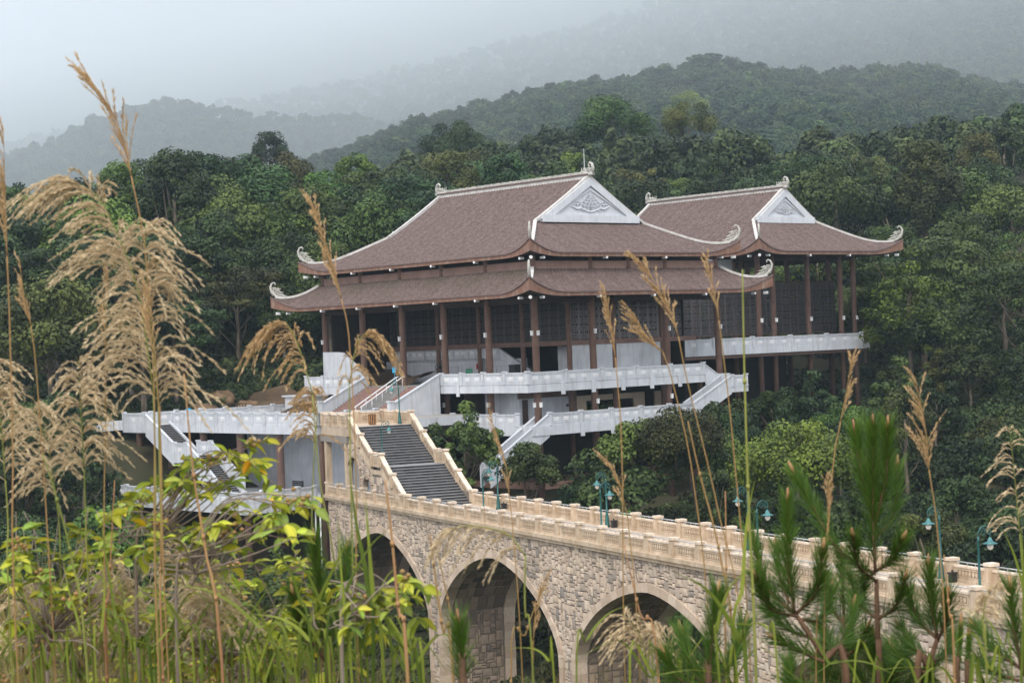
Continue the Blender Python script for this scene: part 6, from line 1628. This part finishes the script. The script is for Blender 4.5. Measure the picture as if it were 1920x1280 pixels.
LEAVES = [leaf_mesh(60 + i) for i in range(4)]
LC = [(1, 1, 1, 1), (0.85, 0.95, 0.9, 1), (1.25, 1.12, 0.8, 1), (0.7, 0.85, 1.0, 1), (1.2, 1.1, 0.8, 1), (1.35, 1.15, 0.7, 1)]
YEL = [(1.9, 1.25, 0.4, 1), (1.9, 1.0, 0.35, 1)]
def shrub(label, base_px, Y, clusters, seed, lmin=4, lmax=8, name='leafy_shrub'):
    R = np.random.RandomState(seed); P0 = at(*base_px, Y); base = root_down(P0); off = np.array(base)
    t = thing(name, label, 'shrub', base)
    mc = np.mean([(c[0], c[1]) for c in clusters], 0)
    P1 = at(base_px[0] * 0.6 + mc[0] * 0.4, base_px[1] * 0.55 + mc[1] * 0.45, Y)
    tr = smooth_path([base, P0, P1], 14) - off
    mb = MB(); mb.tube([tuple(p) for p in tr], list(np.linspace(0.007, 0.003, 14)), 6); mb.build('trunk', M['twig'], t, smooth=True)
    allc = []; nleaf = 0
    for c in clusters:
        allc.append(c); allc.append((c[0] + R.uniform(-60, 50), c[1] + R.uniform(-20, 60), c[2] + R.uniform(-.2, .2), c[3])); allc.append((c[0] + R.uniform(-42, 42), c[1] + R.uniform(-26, 34), c[2] + R.uniform(-.15, .15), c[3]))
    for cx, cyy, dy, via in allc:
        e = at(cx, cyy, Y + dy); st = Vector(tr[R.randint(9, 14)] + off)
        mid = at(via[0] + R.uniform(-45, 25), via[1] + R.uniform(-40, 45), Y + dy * 0.6) if via else st.lerp(e, 0.5) + Vector((R.normal() * .03, 0, R.normal() * .03))
        path = smooth_path([st, mid, e], 16) - off
        mb = MB(); mb.tube([tuple(p) for p in path], list(np.linspace(0.0026, 0.0012, 16)), 5); mb.build('branch', M['twig'], t, smooth=True)
        dirb = path[-1] - path[-3]; dirb /= np.linalg.norm(dirb)
        n = R.randint(lmin, lmax + 1)
        for k in range(n):
            nleaf += 1
            if nleaf > 297: break
            back = R.rand() ** 1.5; i = 15 - int(back * 5); p = path[i] + (path[min(15, i + 1)] - path[i]) * R.rand()
            an = k * 2.4 + R.rand(); out = Vector((math.cos(an), 0.8 * math.sin(an), 0.12 + 0.35 * R.normal())); d = (Vector(dirb) * 0.35 + out).normalized(); d.z -= 0.38; d.normalize()
            q = d.to_track_quat('X', 'Z'); eu = (q.to_matrix().to_4x4() @ Matrix.Rotation(R.normal() * 0.5, 4, 'X')).to_euler()
            o = link(LEAVES[R.randint(4)], 'leaf', t, Vector(p), rot=eu, scale=R.uniform(0.55, 1.15) * (1 if k < 4 else 0.8))
            yel = R.rand() < 0.02
            o.color = YEL[R.randint(2)] if yel else LC[R.randint(len(LC))]
        if R.rand() < 0.14:                        # small fruit and bud heads at the branch tips
            mb = MB()
            for k in range(7):
                c = path[-1] + R.normal(size=3) * 0.011; mb.lathe([(0.001, -0.006), (0.006, -0.003), (0.0065, 0.002), (0.001, 0.006)], 6, tuple(c))
            mb.build('bud_cluster', M['stalk'], t, smooth=True)
    return t
shrub('yellow-green shrub branch reaching up before the white outer stair', (255, 1100), 5.0, [(470, 830, 0, (400, 880)), (478, 880, .05, (420, 880)), (440, 850, 0, (400, 890)), (400, 862, 0, (380, 900)), (430, 905, .1, (380, 930)), (352, 880, .1, (330, 930)), (318, 900, .1, (310, 950)), (285, 905, .1, (280, 960)),
      (250, 930, .1, (260, 980)), (375, 925, 0, (340, 960)), (225, 950, .2, (240, 1000)), (275, 965, -.1, (265, 1010)), (340, 985, .1, (320, 1010))], 61)
shrub('yellow-green shrub branch stretching right towards the stone bridge end', (330, 1150), 4.8, [(585, 930, 0, (470, 960)), (555, 940, 0, (470, 970)), (510, 975, 0, (450, 990)), (470, 960, .1, (420, 1000)), (530, 985, -.1, (450, 1000)), (430, 985, 0, (400, 1020)), (470, 1010, .1, (420, 1030)), (390, 1000, .1, (370, 1040)),
      (405, 950, .1, (370, 1020)), (360, 1010, 0, (350, 1060)), (300, 1010, 0, (310, 1050)), (270, 1015, .1, (290, 1060))], 62)
shrub('dense yellow-green shrub at the left edge of the picture', (90, 1290), 4.9, [(30, 1035, 0, None), (65, 1010, .1, None), (20, 1085, .1, None), (75, 1080, 0, None), (115, 1040, .1, None), (150, 1000, .2, None), (185, 1045, .1, None), (125, 1095, 0, None), (165, 1120, .1, None), (60, 1140, 0, None), (20, 1165, 0, None),
      (105, 1150, .1, None), (210, 1100, .1, None), (150, 1180, -.1, None), (215, 1010, .2, None), (250, 1070, .1, None), (120, 965, .2, None), (45, 960, .3, None), (25, 1220, -.1, None), (80, 1215, 0, None)], 63, 7, 11)
shrub('yellow-green shrub low in the middle of the left foreground', (420, 1310), 5.2, [(230, 1085, .2, None), (220, 1140, 0, None), (300, 1150, .1, None), (350, 1180, 0, None), (440, 1140, .1, None), (480, 1190, 0, None), (330, 1240, -.1, None), (520, 1150, .2, None), (255, 1210, 0, None), (420, 1215, .1, None), (500, 1245, -.1, None), (560, 1110, .2, None), (570, 1180, .1, None), (545, 1090, .3, None), (455, 1090, .3, None), (380, 1110, .2, None)], 64)
shrub('fresh green shrub twig with large leaves in front of the first arch', (640, 1190), 4.5, [(795, 1100, 0, (720, 1110)), (770, 1118, 0, (710, 1115)), (735, 1112, 0, (690, 1120)), (705, 1120, 0, (670, 1130)), (660, 1130, .1, None), (700, 1160, .1, None), (640, 1105, .1, None)], 65, 5, 7)
shrub('yellow-green shrub behind the grass clump at the foot of the first arch', (600, 1310), 5.4, [(520, 1065, .2, None), (560, 1050, .1, None), (600, 1120, .2, None), (625, 1180, .1, None), (590, 1220, 0, None), (660, 1220, .1, None), (540, 1230, .1, None), (610, 1060, .2, None)], 66)

def spread(x0, x1, y0, y1, n): return [(R3.uniform(x0, x1), R3.uniform(y0, y1), R3.uniform(-.3, .3), None) for _ in range(n)]
shrub('low tangle of small yellow-green leaves along the bottom left corner', (150, 1330), 6.0, spread(0, 300, 1090, 1275, 24), 67, 5, 9)
shrub('low tangle of small green leaves along the bottom left of the middle', (450, 1330), 6.2, spread(290, 620, 1120, 1275, 24), 68, 5, 9)
shrub('small-leaved green shrub behind the other shrubs, under the lower terrace', (260, 1330), 6.8, spread(40, 480, 1020, 1130, 24), 69, 5, 9)
# young pines
def pine(label, trunk_px, shoots, Y, seed, needle='needle', nl=0.078, dens=2300, group=None, name='pine_sapling'):
    R = np.random.RandomState(seed); P = pxpath(trunk_px, Y); base = root_down(P[0]); off = np.array(base); t = thing(name, label, 'pine tree', base)
    path = smooth_path([base] + P, 14) - off
    mb = MB(); mb.tube([tuple(p) for p in path], list(np.linspace(0.011, 0.006, 14)), 7); mb.build('trunk', M['pinebark'], t, smooth=True)
    for pts, dy, k in shoots:
        Q = pxpath(pts, Y, dy); sp = smooth_path(Q, 20) - off; L = np.linalg.norm(np.diff(sp, axis=0), axis=1).sum()
        mb = MB(); mb.tube([tuple(p) for p in sp[::2]] + [tuple(sp[-1])], list(np.linspace(0.005, 0.0028, 11)), 6); mb.build('branch', M['pinebark'], t, smooth=True)
        n = int(L * dens * k); u = (0.04 + 0.96 * R.rand(n) ** 0.75) * 18.999; i = u.astype(int); fr = (u - i)[:, None]
        p = sp[i] * (1 - fr) + sp[np.minimum(i + 1, 19)] * fr; d = sp[np.minimum(i + 1, 19)] - sp[i]; d /= np.linalg.norm(d, axis=1, keepdims=True) + 1e-9
        o = R.normal(size=p.shape); o -= d * (o * d).sum(1, keepdims=True); o /= np.linalg.norm(o, axis=1, keepdims=True)
        an = (0.38 + 0.5 * R.rand(n) * (1.2 - u / 19))[:, None]
        dn = d * np.cos(an) + o * np.sin(an); dn += np.array([0, 0, 0.12]); dn /= np.linalg.norm(dn, axis=1, keepdims=True)
        ln = nl * (0.65 + 0.5 * R.rand(n))[:, None]; sd_ = np.cross(dn, R.normal(size=p.shape)); sd_ /= np.linalg.norm(sd_, axis=1, keepdims=True); w = 0.00072
        tip = p + dn * ln + np.array([0, 0, -0.1]) * ln * R.rand(n)[:, None]; mid = p + dn * ln * 0.55
        V = np.stack([p - sd_ * w, p + sd_ * w, mid + sd_ * w, mid - sd_ * w, tip], 1).reshape(-1, 3); b = np.arange(n)[:, None] * 5
        F = np.concatenate([b + np.array([[0, 1, 2, 3]]), b + np.array([[3, 2, 4, 4]])])
        # needle = quad and a tip (as two quads, the second folded to a point)
        V2 = np.stack([p - sd_ * w, p + sd_ * w, mid + sd_ * w, mid - sd_ * w, mid - sd_ * w, mid + sd_ * w, tip + sd_ * w * 0.15, tip - sd_ * w * 0.15], 1).reshape(-1, 3)
        F2 = np.arange(len(V2)).reshape(-1, 4); tn = np.repeat(np.clip(R.rand(n) * 0.7 + 0.3 * u / 19, 0, 1), 2)
        link(np_mesh('needle_tuft', V2, F2, M[needle], tone=tn), 'needle_tuft', t)
        c = sp[-1]; dd = sp[-1] - sp[-3]; dd /= np.linalg.norm(dd)
        mb = MB(); mb.tube([tuple(c), tuple(c + dd * 0.02), tuple(c + dd * 0.045)], [0.005, 0.0065, 0.002], 6); mb.build('bud', M['stalkred'], t, smooth=True)
    return t
pine('tallest pine sapling, dark green against the valley trees right of centre', [(1650, 1290), (1646, 1200), (1643, 1085)], [
    ([(1641, 1070), (1637, 950), (1636, 805)], 0, 1.0), ([(1640, 985), (1618, 900), (1604, 815)], .05, .9), ([(1640, 985), (1660, 900), (1664, 808)], -.05, .9), ([(1642, 1075), (1575, 1035), (1530, 960), (1492, 890)], .1, .7),
    ([(1642, 1070), (1672, 1050), (1690, 1015)], -.1, 1.1), ([(1640, 1010), (1676, 960), (1682, 880)], .1, .8), ([(1644, 1090), (1610, 1060), (1600, 1010)], -.15, .8), ([(1646, 1160), (1610, 1130), (1595, 1085)], .1, .8), ([(1646, 1160), (1680, 1135), (1695, 1090)], -.1, .8)], 5.2, 71)
pine('bushy pine sapling left of the tallest one, before the bridge wall', [(1590, 1300), (1545, 1230), (1492, 1150)], [
    ([(1490, 1148), (1478, 1060), (1477, 945)], 0, 1.0), ([(1490, 1150), (1440, 1100), (1410, 1010)], .1, .8), ([(1492, 1150), (1530, 1110), (1542, 1035)], -.1, 1.0), ([(1495, 1155), (1445, 1140), (1418, 1085)], -.1, 1.0), ([(1500, 1160), (1540, 1160), (1556, 1110)], .1, 1.0),
    ([(1520, 1195), (1480, 1180), (1450, 1150)], .1, .9), ([(1545, 1230), (1590, 1190), (1600, 1140)], .1, .9), ([(1480, 1130), (1462, 1080), (1456, 1030)], .1, .8), ([(1545, 1240), (1500, 1220), (1462, 1200)], 0, .9)], 5.0, 72)
pine('pine sapling right of the tallest one, with a spray of long needles', [(1720, 1300), (1740, 1250), (1758, 1195)], [
    ([(1757, 1195), (1746, 1130), (1742, 1068)], 0, 1.2), ([(1758, 1198), (1722, 1160), (1703, 1112)], .1, 1.0), ([(1758, 1200), (1775, 1160), (1778, 1120)], -.1, 1.0), ([(1745, 1235), (1712, 1215), (1690, 1180)], .1, 1.0), ([(1745, 1240), (1772, 1225), (1785, 1195)], .1, 1.0), ([(1735, 1260), (1700, 1245), (1680, 1220)], .1, 1.0)], 5.1, 73)
pine('slim pine sapling between the two tall ones, before the fourth arch', [(1585, 1300), (1584, 1240), (1582, 1150)], [([(1582, 1150), (1580, 1095), (1578, 1050)], 0, .8), ([(1582, 1170), (1556, 1130), (1548, 1090)], .1, .8), ([(1582, 1170), (1612, 1130), (1622, 1090)], -.1, .8), ([(1584, 1230), (1555, 1210), (1540, 1180)], .1, .9), ([(1584, 1230), (1612, 1210), (1625, 1180)], -.1, .9)], 5.4, 74)
pine('fresh light green pine candle near the lower right corner', [(1795, 1310), (1796, 1270)], [([(1796, 1270), (1798, 1220), (1801, 1178)], 0, 2.6)], 5.0, 75, 'needle2', 0.022, 2600)
pine('shorter light green pine candle beside it', [(1815, 1310), (1815, 1280)], [([(1815, 1280), (1816, 1235), (1817, 1196)], 0, 2.6)], 5.0, 76, 'needle2', 0.024, 2600)
pine('dark pine sapling cut by the right edge', [(1935, 1310), (1915, 1250)], [([(1915, 1250), (1900, 1170), (1895, 1110)], 0, .9), ([(1918, 1255), (1870, 1220), (1835, 1180)], .1, .9), ([(1920, 1265), (1930, 1180), (1940, 1120)], -.1, .9), ([(1910, 1275), (1870, 1262), (1840, 1240)], .1, 1.0)], 4.8, 77)
pine('dark pine sapling behind the grass clump at the first arch', [(620, 1310), (612, 1230)], [([(612, 1230), (600, 1120), (590, 1020)], 0, 1.0), ([(612, 1230), (640, 1130), (650, 1040)], .1, 1.1), ([(612, 1240), (570, 1180), (552, 1120)], -.1, .9), ([(614, 1250), (655, 1200), (672, 1150)], .1, .9)], 5.0, 78)
pine('low bushy pine in front of the fourth arch', [(1640, 1330), (1640, 1300)], [([(1640, 1300), (1600, 1250), (1590, 1195)], .1, 1.3), ([(1640, 1300), (1640, 1250), (1638, 1200)], 0, 1.3), ([(1640, 1300), (1685, 1255), (1700, 1210)], -.1, 1.3), ([(1640, 1300), (1560, 1275), (1535, 1240)], .1, 1.3), ([(1640, 1300), (1720, 1280), (1745, 1250)], -.1, 1.3), ([(1600, 1290), (1560, 1255), (1552, 1205)], .1, 1.2), ([(1680, 1290), (1665, 1250), (1668, 1215)], .1, 1.2), ([(1640, 1305), (1500, 1290), (1480, 1250)], .1, 1.2)], 5.5, 81)
pine('blurred pine tip rising alone before the middle arch', [(870, 1320), (868, 1290)], [([(868, 1290), (864, 1230), (860, 1180)], 0, 1.3)], 4.0, 79, 'needle', 0.07)
pine('light green bushy pine before the third arch', [(1330, 1320), (1328, 1290)], [([(1328, 1290), (1335, 1200), (1345, 1120)], 0, 1.1), ([(1328, 1295), (1295, 1240), (1280, 1190)], .1, 1.1), ([(1328, 1295), (1370, 1240), (1392, 1180)], .1, 1.1), ([(1328, 1300), (1270, 1270), (1250, 1235)], .0, 1.0)], 4.6, 80, 'needle')
